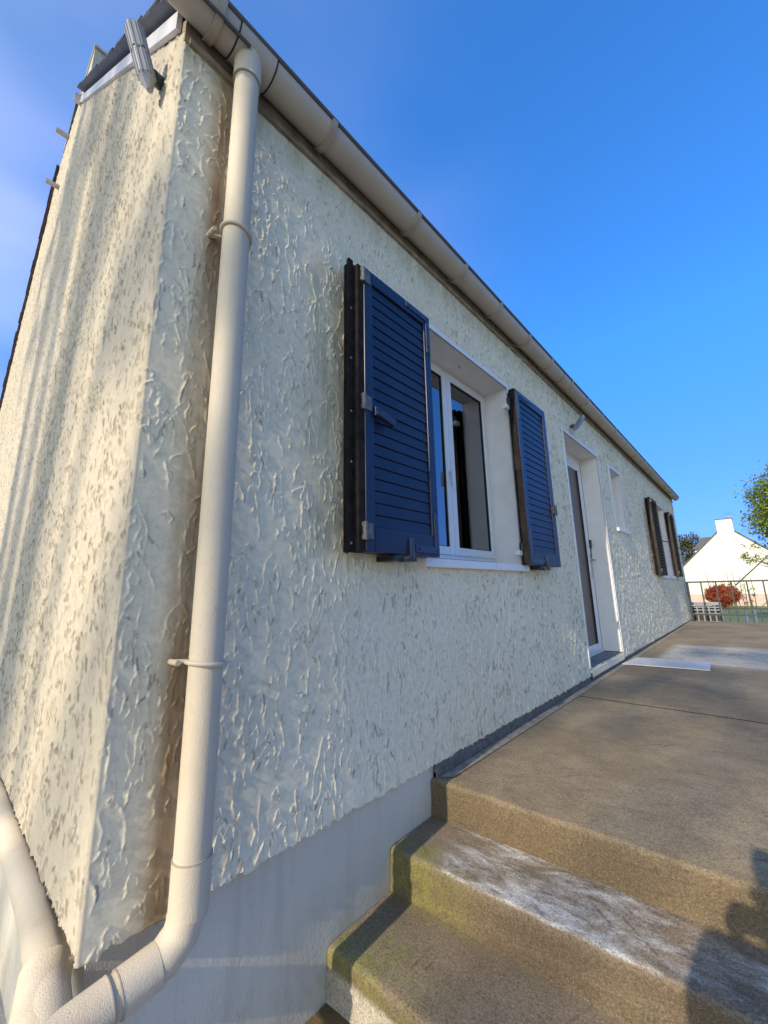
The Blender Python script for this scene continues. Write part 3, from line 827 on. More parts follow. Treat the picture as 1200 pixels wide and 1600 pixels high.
hd.box(x + .006, x + .014, hy - .018, hy + .018, hz - .13, hz + .10)
hd.tube([(x + .012, hy, hz + .04), (x + .055, hy, hz + .04), (x + .058, hy - .01, hz + .04), (x + .058, hy - .11, hz + .04)], .009, 10)
hd.build('handle', M['chrome'], d, smooth='auto')
lk = MB(); lk.box(x + .006, x + .020, b - .012, b + .022, .36, .44); lk.box(x + .006, x + .012, b - .004, b + .012, .27, .36); lk.build('hinge', M['black_iron'], d)
th = MB(); th.box(-DEP - .05, -.0005, o[0], o[1], -.655, o[2] - .004); th.build('threshold', M['sill_conc'], d, bevel=.006)
tf = MB(); tf.box(-.02, .006, o[0] + .006, o[1] + .01, -.652, o[2] - .012); tf.build('threshold_face', M['wall'], d, bevel=.004)
ck = MB(); ck.box(-.01, .0075, o[0] - .004, o[0] + .005, -.665, o[2] - .03); ck.build('crack', M['black_iron'], d)
bk = MB(); bk.box(x - .08, x - .06, o[0], o[1], o[2], o[3]); bk.build('back_panel', M['dark_room'], d)

# ------------------------------------------------------------------ shutters: each a folded pair of louvred leaves
def leaf(parent, x0, x1, ya, yb, z0, z1, frame_mat, slat_mat, slats, stile=.043, name_frame='leaf_frame', brail=.085, trail=.052):
    f = MB()
    f.box(x0, x1, ya, ya + stile, z0, z1); f.box(x0, x1, yb - stile, yb, z0, z1)
    f.box(x0, x1, ya + stile, yb - stile, z1 - trail, z1); f.box(x0, x1, ya + stile, yb - stile, z0, z0 + brail)
    f.build(name_frame, M[frame_mat], parent, bevel=.003)
    bk = MB(); bk.box(x0 + .003, x0 + .006, ya + stile, yb - stile, z0 + brail, z1 - trail); bk.build('louvre_back', M['dark_edge'], parent)
    zz0, zz1 = z0 + brail, z1 - trail; dz = (zz1 - zz0) / slats
    me = None
    if slats:
        s = MB(); w = yb - ya - 2 * stile - .001; xm = x1 - .006
        # sloping board: outer lip low, inner edge high, lapping the next
        # nearly flush board with a small drip lip, a thin dark gap above
        s.add([(-.0034, 0, dz * .945), (-.009, 0, dz * .945), (-.007, 0, 0), (-.0004, 0, 0), (.0004, 0, dz * .05), (-.0012, 0, dz * .14),
               (-.0034, w, dz * .945), (-.009, w, dz * .945), (-.007, w, 0), (-.0004, w, 0), (.0004, w, dz * .05), (-.0012, w, dz * .14)],
              [(0, 1, 2, 3, 4, 5), (11, 10, 9, 8, 7, 6), (1, 0, 6, 7), (2, 1, 7, 8), (3, 2, 8, 9), (4, 3, 9, 10), (5, 4, 10, 11), (0, 5, 11, 6)])
        me = bpy.data.meshes.new('slat'); me.from_pydata([tuple(S * q for q in p) for p in s.v], [], s.f); me.materials.append(M[slat_mat])
        for i in range(slats):
            oo = bpy.data.objects.new('slat', me); col.objects.link(oo); oo.parent = parent
            oo.location = Vector(W(xm, ya + stile + .0005, zz0 + i * dz)) - parent_loc(parent)
            oo.rotation_euler = (0, random.uniform(-.012, .012), 0)

def merged_slats(parent, x1, ya, yb, z0, z1, n, mat):
    s = MB(); dz = (z1 - z0) / n
    for i in range(n):
        z = z0 + i * dz
        s.add([(x1 - .020, ya, z + dz * 1.05), (x1 - .004, ya, z + dz * .1), (x1 - .004, yb, z + dz * .1), (x1 - .020, yb, z + dz * 1.05),
               (x1 - .024, ya, z + dz * 1.02), (x1 - .008, ya, z), (x1 - .008, yb, z), (x1 - .024, yb, z + dz * 1.02)],
              [(0, 3, 2, 1), (4, 5, 6, 7), (1, 2, 6, 5), (0, 4, 7, 3), (0, 1, 5, 4), (2, 3, 7, 6)])
    s.build('slats', M[mat], parent, kind='stuff')

def lstrap(parent, x, yc, zc, sy, sz, ly=.15, lz=.17, w=.026):
    s = MB(); y1_, z1_ = yc + sy * ly, zc + sz * lz
    s.box(x, x + .004, min(yc, y1_), max(yc, y1_), min(zc, zc + sz * w), max(zc, zc + sz * w))
    s.box(x, x + .0036, min(yc, yc + sy * w), max(yc, yc + sy * w), min(zc + sz * w, z1_), max(zc + sz * w, z1_))
    o_ = s.build('corner_strap', M['iron'], parent, bevel=.0012)
    h = MB()
    for (yy, zz) in ((yc + sy * .4 * ly, zc + sz * w / 2), (yc + sy * .85 * ly, zc + sz * w / 2), (yc + sy * w / 2, zc + sz * .8 * lz), (yc + sy * w / 2, zc + sz * w / 2)):
        h.tube([(x + .003, yy, zz), (x + .0065, yy, zz)], .0045, 8)
    h.build('screw', M['iron'], parent)

def hinge_plate(parent, x, y, z):
    h = MB(); h.box(x - .018, x + .004, y - .016, y - .002, z - .028, z + .028); h.box(x, x + .004, y - .002, y + .030, z - .026, z + .026)
    h.tube([(x + .002, y - .006, z - .03), (x + .002, y - .006, z + .03)], .008, 10)
    h.build('hinge', M['zinc'], parent, bevel=.001)
    h = MB(); h.box(x - .0185, x + .0012, y - .0168, y - .010, z - .014, z + .014); h.build('hinge_slot', M['black_iron'], parent)

def latch_bottom(parent, x, y, z):
    s = MB(); s.box(x, x + .010, y - .006, y + .012, z - .008, z + .062); s.box(x, x + .018, y - .002, y + .006, z - .012, z + .03)
    s.build('bolt', M['iron'], parent, bevel=.001)
    s = MB(); s.box(.0, x - .002, y - .085, y - .03, z - .022, z - .004); s.box(x - .03, x + .018, y - .04, y + .012, z - .024, z - .012); s.build('shutter_stop', M['black_iron'], parent)

# near left pair
sh = empty('shutter', (.06, 1.1, .12), label='near left navy louvred shutter, a folded pair with grey hinges'); sh.parent = house; sh.location -= house.location
za, zb = .123, 1.190
xb0, xb1, xf0, xf1 = .022, .052, .060, .090
m_ = MB(); m_.box(xb0, xb1, .872, 1.300, za + .002, zb + .020); m_.build('rear_leaf', M['dark_edge'], sh, bevel=.002)
m_ = MB(); m_.box(xb1, xb1 + .012, .852, .874, za + .002, zb + .020); m_.box(.016, .0215, .878, .89, za, zb + .02); m_.box(xb0, xb1, .866, .8715, za + .002, zb + .02); m_.build('edge_profile', M['dark_edge'], sh, bevel=.001)
m_ = MB()
for z in (.15, .42, .60, .80, 1.0): m_.tube([(.064, .862, z), (.0665, .862, z)], .0045, 8)
m_.build('screw', M['screw'], sh)
leaf(sh, xf0, xf1, .905, 1.312, za, zb, 'navy', 'navy_slat', 22)
m_ = MB(); m_.box(xf0 + .002, xf1 - .004, .876, .904, za, zb - .004); m_.build('edge_profile', M['dark_edge'], sh, bevel=.001)
for z in (1.150, .640, .190): hinge_plate(sh, xf1, .905, z)
lstrap(sh, xf1, 1.306, zb - .006, -1, -1, .16, .18)
lstrap(sh, xf1, 1.306, za + .012, -1, 1, .15, .16)
m_ = MB(); m_.box(xf1, xf1 + .012, .945, .965, .60, .635); m_.bar((xf1 + .008, .965, .615), (xf1 + .022, 1.03, .588), .022, .026); m_.tube([(xf1, .955, .61), (xf1 + .018, .955, .61)], .010, 10); m_.build('latch', M['iron'], sh, bevel=.002)
latch_bottom(sh, xf1, 1.128, za)
# near right pair
sh = empty('shutter', (.06, 2.45, .12), label='near right navy louvred shutter beside the door'); sh.parent = house; sh.location -= house.location
xq0, xq1 = .040, .072
m_ = MB(); m_.box(.012, .034, 2.245, 2.69, .125, 1.205); m_.build('rear_leaf', M['dark_edge'], sh, bevel=.002)
m_ = MB(); m_.box(xq0 - .008, xq1 - .003, 2.218, 2.226, .124, 1.208); m_.build('edge_profile', M['dark_edge'], sh)
leaf(sh, xq0, xq1, 2.227, 2.700, .124, 1.208, 'navy', 'navy_slat', 23, .052, brail=.075)
lstrap(sh, xq1, 2.236, 1.198, 1, -1, .20, .19); lstrap(sh, xq1, 2.236, .134, 1, 1, .20, .20)
latch_bottom(sh, xq1, 2.45, .124)
m_ = MB(); m_.box(xq1, xq1 + .01, 2.655, 2.70, .47, .52); m_.box(xq1 + .01, xq1 + .016, 2.67, 2.69, .46, .53); m_.build('latch', M['black_iron'], sh)
for z in (1.10, .20):
    m_ = MB(); m_.box(.003, .03, 2.178, 2.224, z - .02, z + .008); m_.build('wall_hinge', M['white_clip'], sh, bevel=.002)
    m_ = MB(); m_.tube([(.03, 2.214, z + .006), (.03, 2.214, z + .05)], .012, 10); m_.build('hinge', M['black_iron'], sh)
# far pair
for ya, yb, lb in ((6.47, 6.98, 'far left olive louvred shutter standing off the wall'), (8.10, 8.60, 'far right olive louvred shutter by the house corner')):
    sh = empty('shutter', (.06, (ya + yb) / 2, .12), label=lb); sh.parent = house; sh.location -= house.location
    m_ = MB(); m_.box(.012, .036, ya + .01, yb, .125, 1.195); m_.build('rear_leaf', M['dark_edge'], sh)
    f = MB(); st = .05
    f.box(.042, .075, ya, ya + st, .124, 1.2); f.box(.042, .075, yb - st, yb, .124, 1.2); f.box(.042, .075, ya + st, yb - st, 1.15, 1.2); f.box(.042, .075, ya + st, yb - st, .124, .20)
    f.build('leaf_frame', M['cream_shutter'], sh)
    m_ = MB(); m_.box(.043, .048, ya + st, yb - st, .2, 1.15); m_.build('louvre_back', M['dark_edge'], sh)
    merged_slats(sh, .075, ya + st, yb - st, .2, 1.15, 22, 'cream_shutter')
    m_ = MB()
    for z in (1.15, .19): m_.box(.076, .084, ya + .0, ya + .06, z - .02, z + .02)
    m_.build('hinge', M['zinc'], sh)
    m_ = MB(); m_.tube([(.08, yb - .02, .62), (.14, yb + .02, .60)], .008, 8); m_.build('latch', M['black_iron'], sh)

# ------------------------------------------------------------------ wall lamps
def wall_lamp(a, b, r, wall_pt, label, grp='tubular steel wall lamps'):
    A_, B_ = Vector(a), Vector(b); dd = (B_ - A_)
    L_ = empty('wall_lamp', wall_pt, label=label, cat='wall lamp', group=grp)
    t = MB(); t.tube([A_ - dd * .08, A_ + dd * .14, A_ + dd * .52], [r * .35, r, r], 6); t.build('lamp_body', M['lamp_steel'], L_, bevel=.001)
    ax = dd.normalized(); u0 = Vector((0, 0, 1)) if abs(ax.z) < .9 else Vector((1, 0, 0)); u0 = (u0 - ax * u0.dot(ax)).normalized(); v0 = ax.cross(u0)
    t = MB()
    for k in range(12):
        an = math.pi * (k + .5) / 6; rr_ = r * .93 if k % 1 == 0 else r
        of = (u0 * math.cos(an) + v0 * math.sin(an)) * rr_
        t.bar(A_ + dd * .12 + of, A_ + dd * .96 + of, r * .11, r * .14)
    t.build('rib', M['lamp_steel'], L_)
    t = MB(); t.tube([A_ + dd * .52, A_ + dd * .56], r * .9, 24); t.build('groove', M['lamp_dark'], L_, smooth='auto')
    t = MB(); t.tube([A_ + dd * .56, A_ + dd * .97, B_], [r * 1.02, r * 1.02, r * .9], 6); t.build('lamp_head', M['lamp_steel'], L_, bevel=.001)
    t = MB(); t.tube([B_ - dd * .005, B_ + dd * .005], r * .8, 20); t.build('lens', M['glass'], L_)
    Wp = Vector(wall_pt); t = MB(); t.tube([Wp, Wp + ((A_ + dd * .3) - Wp) * .5], r * .75, 16); t.tube([Wp + ((A_ + dd * .3) - Wp) * .4, A_ + dd * .3], r * .35, 10); t.build('bracket', M['lamp_dark'], L_)
    return L_
wall_lamp((-.140, .220, 1.515), (-.150, .165, 1.695), .027, (-.17, .256, 1.60), 'silver tubular wall lamp fixed high on the gable corner')
wall_lamp((.055, 3.44, 1.305), (.092, 3.585, 1.455), .021, (.006, 3.50, 1.36), 'small grey tubular wall lamp above the door')
# ------------------------------------------------------------------ loose things on the terrace
b_ = MB(); z = zl(4.4) + .004
b_.add([(.012, 4.11, z), (.62, 4.17, z), (.598, 4.60, z), (.05, 4.54, z), (.012, 4.11, z + .007), (.62, 4.17, z + .007), (.598, 4.60, z + .007), (.05, 4.54, z + .007)],
       [(0, 3, 2, 1), (4, 5, 6, 7), (0, 1, 5, 4), (1, 2, 6, 5), (2, 3, 7, 6), (3, 0, 4, 7)])
b_.build('board', M['board'], None, bevel=.002, label='flat white board lying on the terrace in front of the door step', cat='board')

# railing at the end of the terrace
rl = empty('railing', (1.5, 9.2, zl(9.2)), label='thin grey-green metal railing across the far end of the terrace', cat='railing')
zt, zb_ = .030, -.534; zg = zl(9.2)
m = MB(); m.bar((.03, 9.2, zt), (3.5, 9.2, zt), .028, .028); m.build('top_rail', M['rail'], rl)
m = MB(); m.bar((.03, 9.2, zb_), (3.5, 9.2, zb_), .028, .028); m.build('bottom_rail', M['rail'], rl)
for px in (.048, 1.72, 3.45):
    m = MB(); m.bar((px, 9.2, zg), (px, 9.2, zt - .011), .034, .034); m.build('post', M['black_iron'] if px < .1 else M['rail'], rl)
bx = .25
bme = None
while bx < 3.4:
    if abs(bx - 1.72) > .06:
        if bme is None:
            m = MB(); m.bar((bx, 9.2, zb_ + .011), (bx, 9.2, zt - .011), .021, .021); o0 = m.build('baluster', M['rail'], rl); x0 = bx; bme = o0
        else:
            c_ = bme.copy(); col.objects.link(c_); c_.parent = rl; c_.location.x += (bx - x0) * S
    bx += .2075

# pale metal gate below the terrace end
gt = empty('gate', (.22, 9.85, -1.1), label='pale grey metal gate with bars and rails behind the railing near the house corner', cat='gate')
gx0, gx1 = -.03, .44
m = MB(); m.box(gx0, gx1, 9.82, 9.88, -.40, -.345); m.build('top_rail', M['gate'], gt, bevel=.004)
for z in (-.44, -.49, -.555, -.70, -.95):
    m = MB(); m.bar((gx0, 9.85, z), (gx1, 9.85, z), .022, .022); m.build('rail', M['gate'], gt)
for i in range(6):
    xx = gx0 + .01 + (gx1 - gx0 - .02) * i / 5
    m = MB(); m.bar((xx, 9.851, -1.08), (xx, 9.851, -.40), .020 if 0 < i < 5 else .036, .020); m.build('bar', M['gate'], gt)
m = MB(); m.box(gx0 + .01, gx1 - .02, 9.885, 9.895, -1.05, -.42); m.build('dark_panel', M['black_iron'], gt)

# low wire fence on the lawn and two faded posts
wf = empty('wire_fence', (1.6, 11.2, -1.11), label='low wire fence with thin pickets on the lawn beyond the railing', cat='fence')
m = MB(); m.bar((.46, 11.2, -.52), (4.2, 11.2, -.52), .012, .03); m.bar((.46, 11.2, -.60), (4.2, 11.2, -.60), .008, .010); m.bar((.46, 11.2, -.95), (4.2, 11.2, -.95), .008, .010); m.build('wire', M['rail'], wf)
for i in range(30):
    if i == 0:
        m = MB(); m.bar((.47, 11.2, -1.10), (.47, 11.2, -.51), .014, .014); p0 = m.build('picket', M['rail'], wf)
    else:
        c_ = p0.copy(); col.objects.link(c_); c_.parent = wf; c_.location.x += i * .125 * S
for x_, hh, lb in ((.69, .46, 'broad faded blue post standing on the lawn'), (.86, .52, 'slim faded blue post right of the broad one')):
    m = MB(); m.box(x_ - .035 if hh < .5 else x_ - .022, x_ + .035 if hh < .5 else x_ + .022, 13.0, 13.07, -1.13, -1.13 + hh); m.build('post', M['post_blue'], None, bevel=.006, label=lb, cat='post', group='faded posts on the lawn')

# ------------------------------------------------------------------ neighbouring house
nb = empty('neighbour_house', (.6, 31, -1.26), label='white gabled house with slate roof and chimney beyond the lawn', cat='house')
NY, NYB = 30.0, 42.0
def NP(x, z): return (1 + (x - 1) * 1.5, z * 1.5)      # layout measured at 20, built at 30
eL, ap, eR = NP(-1.115, .66), NP(.405, 2.16), NP(2.05, .62)
zg = -1.30
m = MB(); m.add([(eL[0], NY, zg), (eR[0], NY, zg), (eR[0], NY, eR[1]), (ap[0], NY, ap[1]), (eL[0], NY, eL[1]),
                 (eL[0], NYB, zg), (eR[0], NYB, zg), (eR[0], NYB, eR[1]), (ap[0], NYB, ap[1]), (eL[0], NYB, eL[1])],
                [(0, 1, 2, 3, 4), (9, 8, 7, 6, 5), (0, 4, 9, 5), (1, 6, 7, 2)])
m.build('wall', M['nb_wall'], nb)
bz = NP(0, -.40)[1]
m = MB(); m.box(eL[0] - .02, eR[0] + .02, NY - .03, NY - .001, zg, bz); m.build('base_course', M['nb_base'], nb)
m = MB()
def rs(P, Q, over=.12, th=.09):
    d_ = Vector((Q[0] - P[0], 0, Q[1] - P[1])).normalized(); p = Vector((P[0], 0, P[1])) - d_ * over
    slope(m, (p.x, p.z + th), (Q[0], Q[1] + th), NY + .01, NYB + .1, th)
    t_ = (cE - P[0]) / (Q[0] - P[0])
    return slope(m, (p.x, p.z + th + .002), (cE, P[1] + (Q[1] - P[1]) * t_ + th + .002), NY - .06, NY + .0098, th)
cE = NP(.160, 0)[0]; rs(eL, ap); cE = NP(.669, 0)[0]; rs(eR, ap)
nr = m.build('roof', M['slate'], nb)
cL, cR = NP(.164, 1.9), NP(.665, 2.42)
m = MB(); m.box(cL[0], cR[0], NY - .004, NY + .9, cL[1] - .25, cR[1]); co = m.build('chimney', M['nb_wall'], nb)
m = MB(); m.box(cL[0] - .03, cR[0] + .03, NY - .04, NY + .93, cR[1], cR[1] + .035); m.build('cap', M['slate'], co)
m = MB(); m.box(cR[0] - .22, cR[0] - .02, NY + .2, NY + .6, cR[1] + .035, cR[1] + .10); m.box(cR[0] - .25, cR[0] + .0, NY + .15, NY + .65, cR[1] + .10, cR[1] + .125); m.build('pot', M['nb_base'], co)
# dormer on the left slope, seen past the gable edge
dl, dr = NP(-.76, 1.38), NP(.10, 1.86)
m = MB(); m.box(dl[0] + .06, dr[0], NY + 1.8, NY + 4.4, NP(0, .9)[1], NP(0, 1.41)[1]); dm = m.build('dormer', M['nb_wall'], nb)
m = MB(); za_, zb2 = NP(0, 1.41)[1], NP(0, 1.90)[1]; xa, xb = dl[0] - .04, NP(-.44, 0)[0]
m.add([(xa, NY + 1.65, za_), (xa, NY + 4.55, za_), (dr[0], NY + 1.65, za_), (dr[0], NY + 4.55, za_), (xb, NY + 2.0, zb2), (xb, NY + 4.2, zb2), (dr[0], NY + 2.0, zb2), (dr[0], NY + 4.2, zb2)],
      [(0, 1, 5, 4), (0, 4, 6, 2), (1, 3, 7, 5), (4, 5, 7, 6), (0, 2, 3, 1), (2, 6, 7, 3)])
m.build('dormer_roof', M['slate'], nb)
# aerial on the chimney
ae = empty('aerial', (cR[0] - .06, NY + .4, cR[1] + .12), label='thin television aerial on the white chimney', cat='aerial')
m = MB(); az = cR[1] + .12; axx = cR[0] - .06
m.bar((axx, NY + .4, az - .09), (axx, NY + .4, az + .33), .016, .016); m.build('mast', M['rail'], ae)
m = MB(); m.bar((axx - .18, NY + .4, az + .24), (axx + .16, NY + .4, az + .20), .014, .014)
for k in (-.17, -.10, 0, .13): m.bar((axx + k, NY + .4, az + .16 + abs(k) * .05), (axx + k, NY + .4, az + .33), .012, .012)
m.build('element', M['rail'], ae)
# dark pole leaning across the gable
m = MB(); m.tube([(NP(.40, 0)[0] * .86 + .14 * 1, 26, -.10), (1 + (1.50 - 1) * 1.3, 26, 1.28)], [.028, .022], 8)
m.v = [v for v in m.v]; m.build('leaning_pole', M['rail'], None, label='thin dark pole slanting across the white gable', cat='pole')

# ------------------------------------------------------------------ plants and trees
def leaves(centers, radii, n, size, seed, name, mat, parent, shell=.55, per=26, spread=.16):
    """leaf-sized folded quads scattered in clumps through ellipsoids; metres"""
    r = np.random.default_rng(seed)
    C_ = np.array(centers, float); Rr = np.array(radii, float)
    wgt = np.prod(Rr, 1) ** (2 / 3); wgt /= wgt.sum()
    k = r.choice(len(C_), n, p=wgt)
    d_ = r.normal(0, 1, (n, 3)); d_ /= np.linalg.norm(d_, axis=1)[:, None]
    rad = shell + (1 - shell) * r.random(n) ** .6
    # clump: leaves gather in sprays
    nc = max(6, n // per)
    cc_k = r.choice(len(C_), nc, p=wgt); cd = r.normal(0, 1, (nc, 3)); cd /= np.linalg.norm(cd, axis=1)[:, None]
    cpos = C_[cc_k] + cd * Rr[cc_k] * (shell + (1 - shell) * r.random((nc, 1)) ** .5) * r.uniform(.8, 1.12, (nc, 1))
    ci = r.integers(0, nc, n)
    P = cpos[ci] + r.normal(0, 1, (n, 3)) * (Rr.mean() * spread)
    a = r.normal(0, 1, (n, 3)); a /= np.linalg.norm(a, axis=1)[:, None]
    b = np.cross(a, r.normal(0, 1, (n, 3))); b /= np.linalg.norm(b, axis=1)[:, None]
    nn = np.cross(a, b)
    sz = size * r.uniform(.6, 1.35, (n, 1))
    V = np.stack([P - a * sz, P + b * sz * .45 + nn * sz * .12, P + a * sz, P - b * sz * .45 + nn * sz * .12], 1).reshape(-1, 3)
    F = np.arange(n * 4).reshape(n, 4)
    me = np_mesh(name, V - np.array(parent_loc(parent)), F)
    o = link(name, me, mat, parent); return o, cpos

def tree(name, label, base, trunk_h, r0, crowns, n, size, mat, seed, lean=(0, 0), cat='tree', group=None, limbs=8, **lk):
    """base/crowns in layout units"""
    t = empty(name, base, label=label, cat=cat, group=group)
    rr = random.Random(seed)
    C_ = [W(*c[:3]) for c in crowns]; Rr = [tuple(S * q for q in c[3:6]) for c in crowns]
    lo, cpos = leaves(C_, Rr, n, size, seed, 'crown', mat, t, **lk)
    m = MB(); b = Vector(base); top = b + Vector((lean[0], lean[1], trunk_h))
    cen = Vector(crowns[0][:3])
    m.tube([b, b + (top - b) * .4 + Vector((rr.uniform(-.03, .03), 0, 0)), top, top + (cen - top) * .6], [r0 * 1.25, r0, r0 * .7, r0 * .35], 10)
    m.build('trunk', M['bark'], t, smooth='auto')
    ids = rr.sample(range(len(cpos)), min(limbs * 3, len(cpos)))
    m = MB()
    for i in ids:
        e = Vector(cpos[i]) / S; e.z -= GZ
        s0 = b + (top - b) * rr.uniform(.6, 1.0); mid = s0 + (e - s0) * .5 + Vector((rr.uniform(-.1, .1), rr.uniform(-.1, .1), rr.uniform(.0, .15)))
        m.tube([s0, mid, e], [r0 * .32, r0 * .2, r0 * .05], 6, caps=False)
    m.build('limb', M['bark'], t, smooth='auto')
    return t
# yellow-green tree leaning in from the right
tree('tree', 'yellow-green autumn tree at the right edge in front of the white gable', (3.3, 14.5, -1.13), 1.3, .11,
     [(2.0, 15, 2.25, .85, .8, .75), (1.85, 15, 1.62, .80, .7, .45), (2.7, 15, 2.9, .9, .9, .6), (1.95, 15, 1.22, .62, .6, .26), (3.2, 15, 1.9, 1.0, .9, .9)], 32000, .054, M['leaf_lime'], 3, lean=(-.5, .3), limbs=10, shell=.35, spread=.2)
tree('tree', 'sparse low branch of yellowing leaves across the neighbour wall', (3.0, 15.5, -1.14), .9, .05,
     [(1.35, 15.5, .62, .55, .4, .10), (1.0, 15.5, .74, .30, .3, .09), (1.8, 15.5, .58, .5, .4, .16), (1.1, 15.5, 1.02, .3, .3, .10)], 620, .045, M['leaf_lime'], 5, lean=(-.6, 0), limbs=8, per=9, spread=.12)
tree('tree', 'dark olive tree rising behind the house corner left of the white gable', (-1.9, 33, -1.27), 1.4, .12,
     [(-2.4, 33, 2.0, .9, .9, 1.1), (-1.85, 33, 2.75, .55, .6, .55), (-3.0, 33, 2.2, .8, .8, 1.0), (-1.75, 33, 1.2, .6, .6, .8)], 5200, .085, M['leaf_dark'], 8)
tree('bush', 'rounded bush with red autumn leaves behind the railing', (-.31, 25.2, -1.21), .3, .04,
     [(-.32, 25.2, -.56, .66, .55, .46), (-.32, 25.2, -.62, .5, .4, .40)], 11000, .040, M['leaf_red'], 12, cat='bush', limbs=5, shell=.86, spread=.07, per=12)
tree('bush', 'small red bush low at the right edge by the pink wall base', (1.95, 25.6, -1.22), .15, .03,
     [(1.95, 25.6, -.92, .30, .3, .24)], 700, .045, M['leaf_red'], 13, cat='bush', limbs=3)
for i in range(13):       # bare tall stems against the wall
    px = -.95 + i * .145 + random.uniform(-.03, .03); hh = random.uniform(1.3, 1.95)
    t = empty('stem_plant', (px, 27.5, -1.23), label='tall thin almost leafless stem in the row before the white gable', cat='plant', group='bare stems before the white gable')
    m = MB(); m.tube([(px, 27.5, -1.23), (px + random.uniform(-.04, .04), 27.5, -1.23 + hh * .5), (px + random.uniform(-.07, .07), 27.5, -1.23 + hh)], [.020, .015, .008], 5); m.build('stem', M['leaf_dark'], t)
    leaves([W(px, 27.5, -1.23 + hh * .45)], [(S * .07, S * .07, S * hh * .42)], 90, .04, 40 + i, 'foliage', M['leaf_lime'] if i % 2 else M['leaf_dark'], t, .1)

# the tree behind the camera whose thin crown dapples the gable, the steps and the terrace
tree('tree', 'tall thinly leaved tree far behind the viewpoint dappling the house with shade', (-1.2, -22, -GZ), 9.0, .32,
     [(-.3, -22, 15.0, 2.1, 1.4, 1.5), (.1, -22, 16.9, 1.4, 1.2, .9), (1.6, -22, 12.9, .6, .8, .4), (2.4, -21.5, 13.4, .8, .8, .40)], 1750, .17, M['leaf_green'], 31, limbs=10, spread=.2)
# ------------------------------------------------------------------ the photographer, whose shadow falls on the steps
def skin_mesh(name, verts, edges, rad, mat, parent, root=0, sub=2):
    me = bpy.data.meshes.new(name); me.from_pydata([tuple(Vector(v) - parent_loc(parent)) for v in verts], edges, [])
    o = bpy.data.objects.new(name, me); col.objects.link(o); o.parent = parent
    sk = o.modifiers.new('skin', 'SKIN'); sk.use_smooth_shade = True
    for i, r_ in enumerate(rad):
        d_ = me.skin_vertices[0].data[i]; d_.radius = (r_, r_) if not isinstance(r_, tuple) else r_; d_.use_root = (i == root)
    su = o.modifiers.new('smooth', 'SUBSURF'); su.levels = sub; su.render_levels = sub
    me.materials.append(mat); return o
M['skin'] = simple('skin', (.52, .33, .25), .5, var=.05)
M['jacket'] = simple('dark_jacket', (.035, .04, .055), .85, var=.2, scale=20)
M['jeans'] = simple('blue_jeans', (.04, .06, .11), .85, var=.2, scale=25)
M['hair'] = simple('brown_hair', (.05, .03, .02), .6, var=.3, scale=60)
M['shoe'] = simple('dark_shoe', (.03, .028, .025), .6)
M['phone'] = simple('phone_body', (.015, .015, .017), .25)
px, py = 1.27, -.46
pe = bpy.data.objects.new('person', None); col.objects.link(pe); pe.location = (px, py, 0)
setp(pe, 'person in a dark jacket and jeans standing behind the viewpoint, holding up a phone', 'person')
HS = 1.66
def Q(x, y, z): return (px + x, py + y, z)
ph = Vector((1.20, -.045, 1.284))
hl, hr = Vector((ph.x - .085, ph.y - .02, ph.z - .01)), Vector((ph.x + .085, ph.y - .02, ph.z - .01))
el, er = Vector(Q(-.21, .14, 1.08)), Vector(Q(.24, .14, 1.06))
sl_v, sr_v = Vector(Q(-.19, 0, 1.385)), Vector(Q(.19, 0, 1.385))
# body: one continuous surface, pelvis first
vs = [Q(0, 0, .90), Q(0, .01, 1.08), Q(0, .0, 1.30), Q(0, .0, 1.41), Q(0, .03, 1.47), Q(0, .06, 1.56), Q(0, .055, 1.64),
      sl_v, el, tuple(hl + Vector((-.02, -.05, -.02))), sr_v, er, tuple(hr + Vector((.03, -.05, -.02))),
      Q(-.10, 0, .86), Q(-.12, .03, .48), Q(-.13, -.01, .09), Q(-.14, .12, .05), Q(.10, 0, .86), Q(.13, .05, .48), Q(.14, .0, .09), Q(.16, .13, .05)]
ed = [(0, 1), (1, 2), (2, 3), (3, 4), (4, 5), (5, 6), (2, 7), (7, 8), (8, 9), (2, 10), (10, 11), (11, 12), (0, 13), (13, 14), (14, 15), (15, 16), (0, 17), (17, 18), (18, 19), (19, 20)]
rd = [(.15, .11), (.135, .10), (.15, .10), (.07, .06), .055, (.078, .095), (.062, .075), .058, .042, .028, .058, .042, .028, .085, .055, .038, .03, .085, .055, .038, .03]
skin_mesh('body', vs, ed, rd, M['skin'], pe)
skin_mesh('jacket', vs[:4] + vs[7:13], [(0, 1), (1, 2), (2, 3), (2, 4), (4, 5), (5, 6), (2, 7), (7, 8), (8, 9)], [(.165, .13), (.15, .12), (.165, .12), (.09, .085), .075, .058, .042, .075, .058, .042], M['jacket'], pe)
skin_mesh('trousers', [Q(0, 0, .93)] + vs[13:16] + vs[17:20], [(0, 1), (1, 2), (2, 3), (0, 4), (4, 5), (5, 6)], [(.175, .125), .105, .075, .062, .105, .075, .062], M['jeans'], pe)
for s_, bx_ in ((-1, 15), (1, 19)):
    v = vs[bx_]; skin_mesh('shoe', [(v[0], v[1] - .05, .055), (v[0], v[1] + .06, .05), (v[0] + s_ * .02, v[1] + .17, .04)], [(0, 1), (1, 2)], [(.048, .05), (.05, .048), (.042, .035)], M['shoe'], pe)
skin_mesh('hair', [Q(0, .02, 1.58), Q(0, .03, 1.655), Q(0, -.035, 1.55)], [(0, 1), (0, 2)], [(.085, .09), (.078, .085), (.075, .07)], M['hair'], pe)
hx = Vector(Q(0, .06, 1.555))
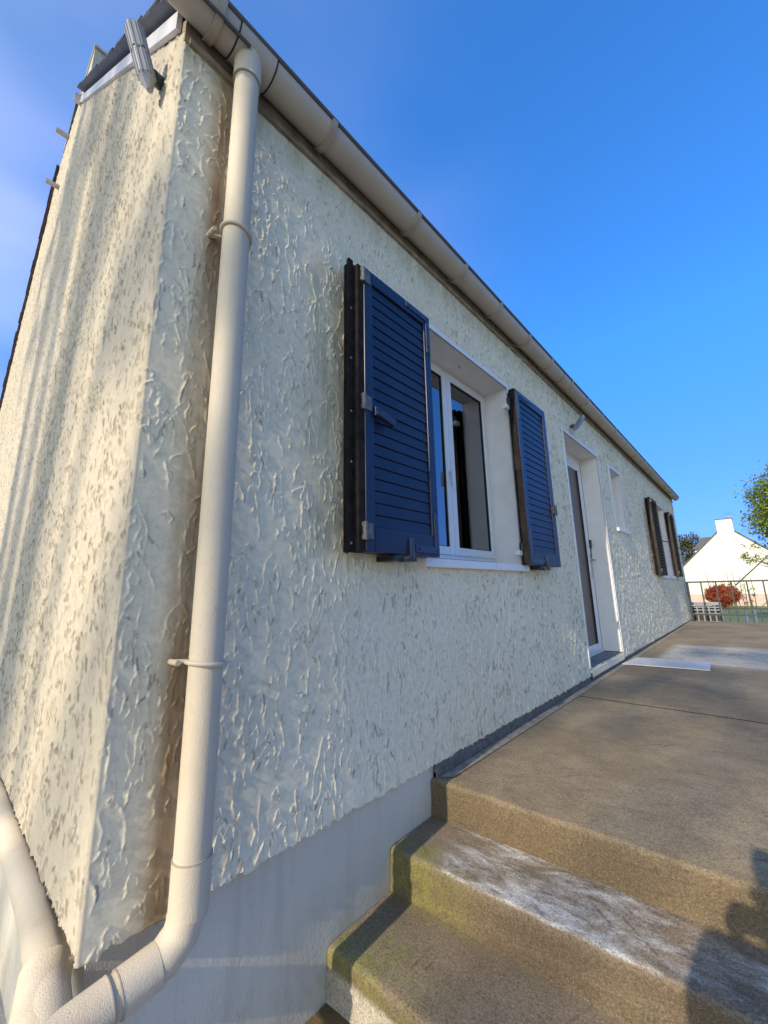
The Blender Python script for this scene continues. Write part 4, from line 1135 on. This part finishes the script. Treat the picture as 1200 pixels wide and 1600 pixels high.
skin_mesh('nose', [tuple(hx + Vector((0, .085, .02))), tuple(hx + Vector((0, .108, -.012)))], [(0, 1)], [.010, .014], M['skin'], pe, sub=1)
mb = MB()
def Um(v): return (v[0] / S, v[1] / S, v[2] / S - GZ)
for s_ in (-1, 1):
    c0 = hx + Vector((s_ * .03, .082, .022)); mb.tube([Um(c0), Um(c0 + Vector((0, .008, 0)))], [.010, .006], 10)
mb.build('eye', M['phone'], pe)
mb = MB(); c0 = hx + Vector((-.024, .088, -.045)); mb.tube([Um(c0), Um(c0 + Vector((.024, .008, -.004))), Um(c0 + Vector((.048, 0, 0)))], .004, 8); mb.build('mouth', M['skin'], pe)
for s_ in (-1, 1): skin_mesh('ear', [tuple(hx + Vector((s_ * .085, -.01, .02))), tuple(hx + Vector((s_ * .092, -.012, -.02)))], [(0, 1)], [(.008, .018), (.007, .013)], M['skin'], pe, sub=1)
for s_, h in ((-1, hl), (1, hr)):
    palm = [tuple(h + Vector((s_ * .02, -.05, -.02))), tuple(h + Vector((s_ * .012, -.01, .0)))]
    v_, e_, r_ = list(palm), [(0, 1)], [.026, (.034, .02)]
    for k in range(4):
        dz = .030 - k * .020; ln = (.9, 1.0, .95, .75)[k]
        b0 = len(v_); v_ += [tuple(h + Vector((s_ * .012, .012, dz))), tuple(h + Vector((s_ * .004, .012 + .026 * ln, dz))), tuple(h + Vector((-s_ * .022 * ln, .012 + .028 * ln, dz)))]
        e_ += [(1, b0), (b0, b0 + 1), (b0 + 1, b0 + 2)]; r_ += [.0095, .0088, .0075]
    b0 = len(v_); v_ += [tuple(h + Vector((s_ * .0, -.028, .012))), tuple(h + Vector((-s_ * .03, -.012, .022)))]; e_ += [(0, b0), (b0, b0 + 1)]; r_ += [.012, .0095]
    skin_mesh('hand', v_, e_, r_, M['skin'], pe)
mb = MB()
a, b = Um((ph.x - .08, ph.y - .004, ph.z - .037)), Um((ph.x + .08, ph.y + .004, ph.z + .037))
mb.box(a[0], b[0], a[1], b[1], a[2], b[2]); mb.build('phone', M['phone'], None, bevel=.003, label='black phone held sideways in both hands at the viewpoint', cat='phone')
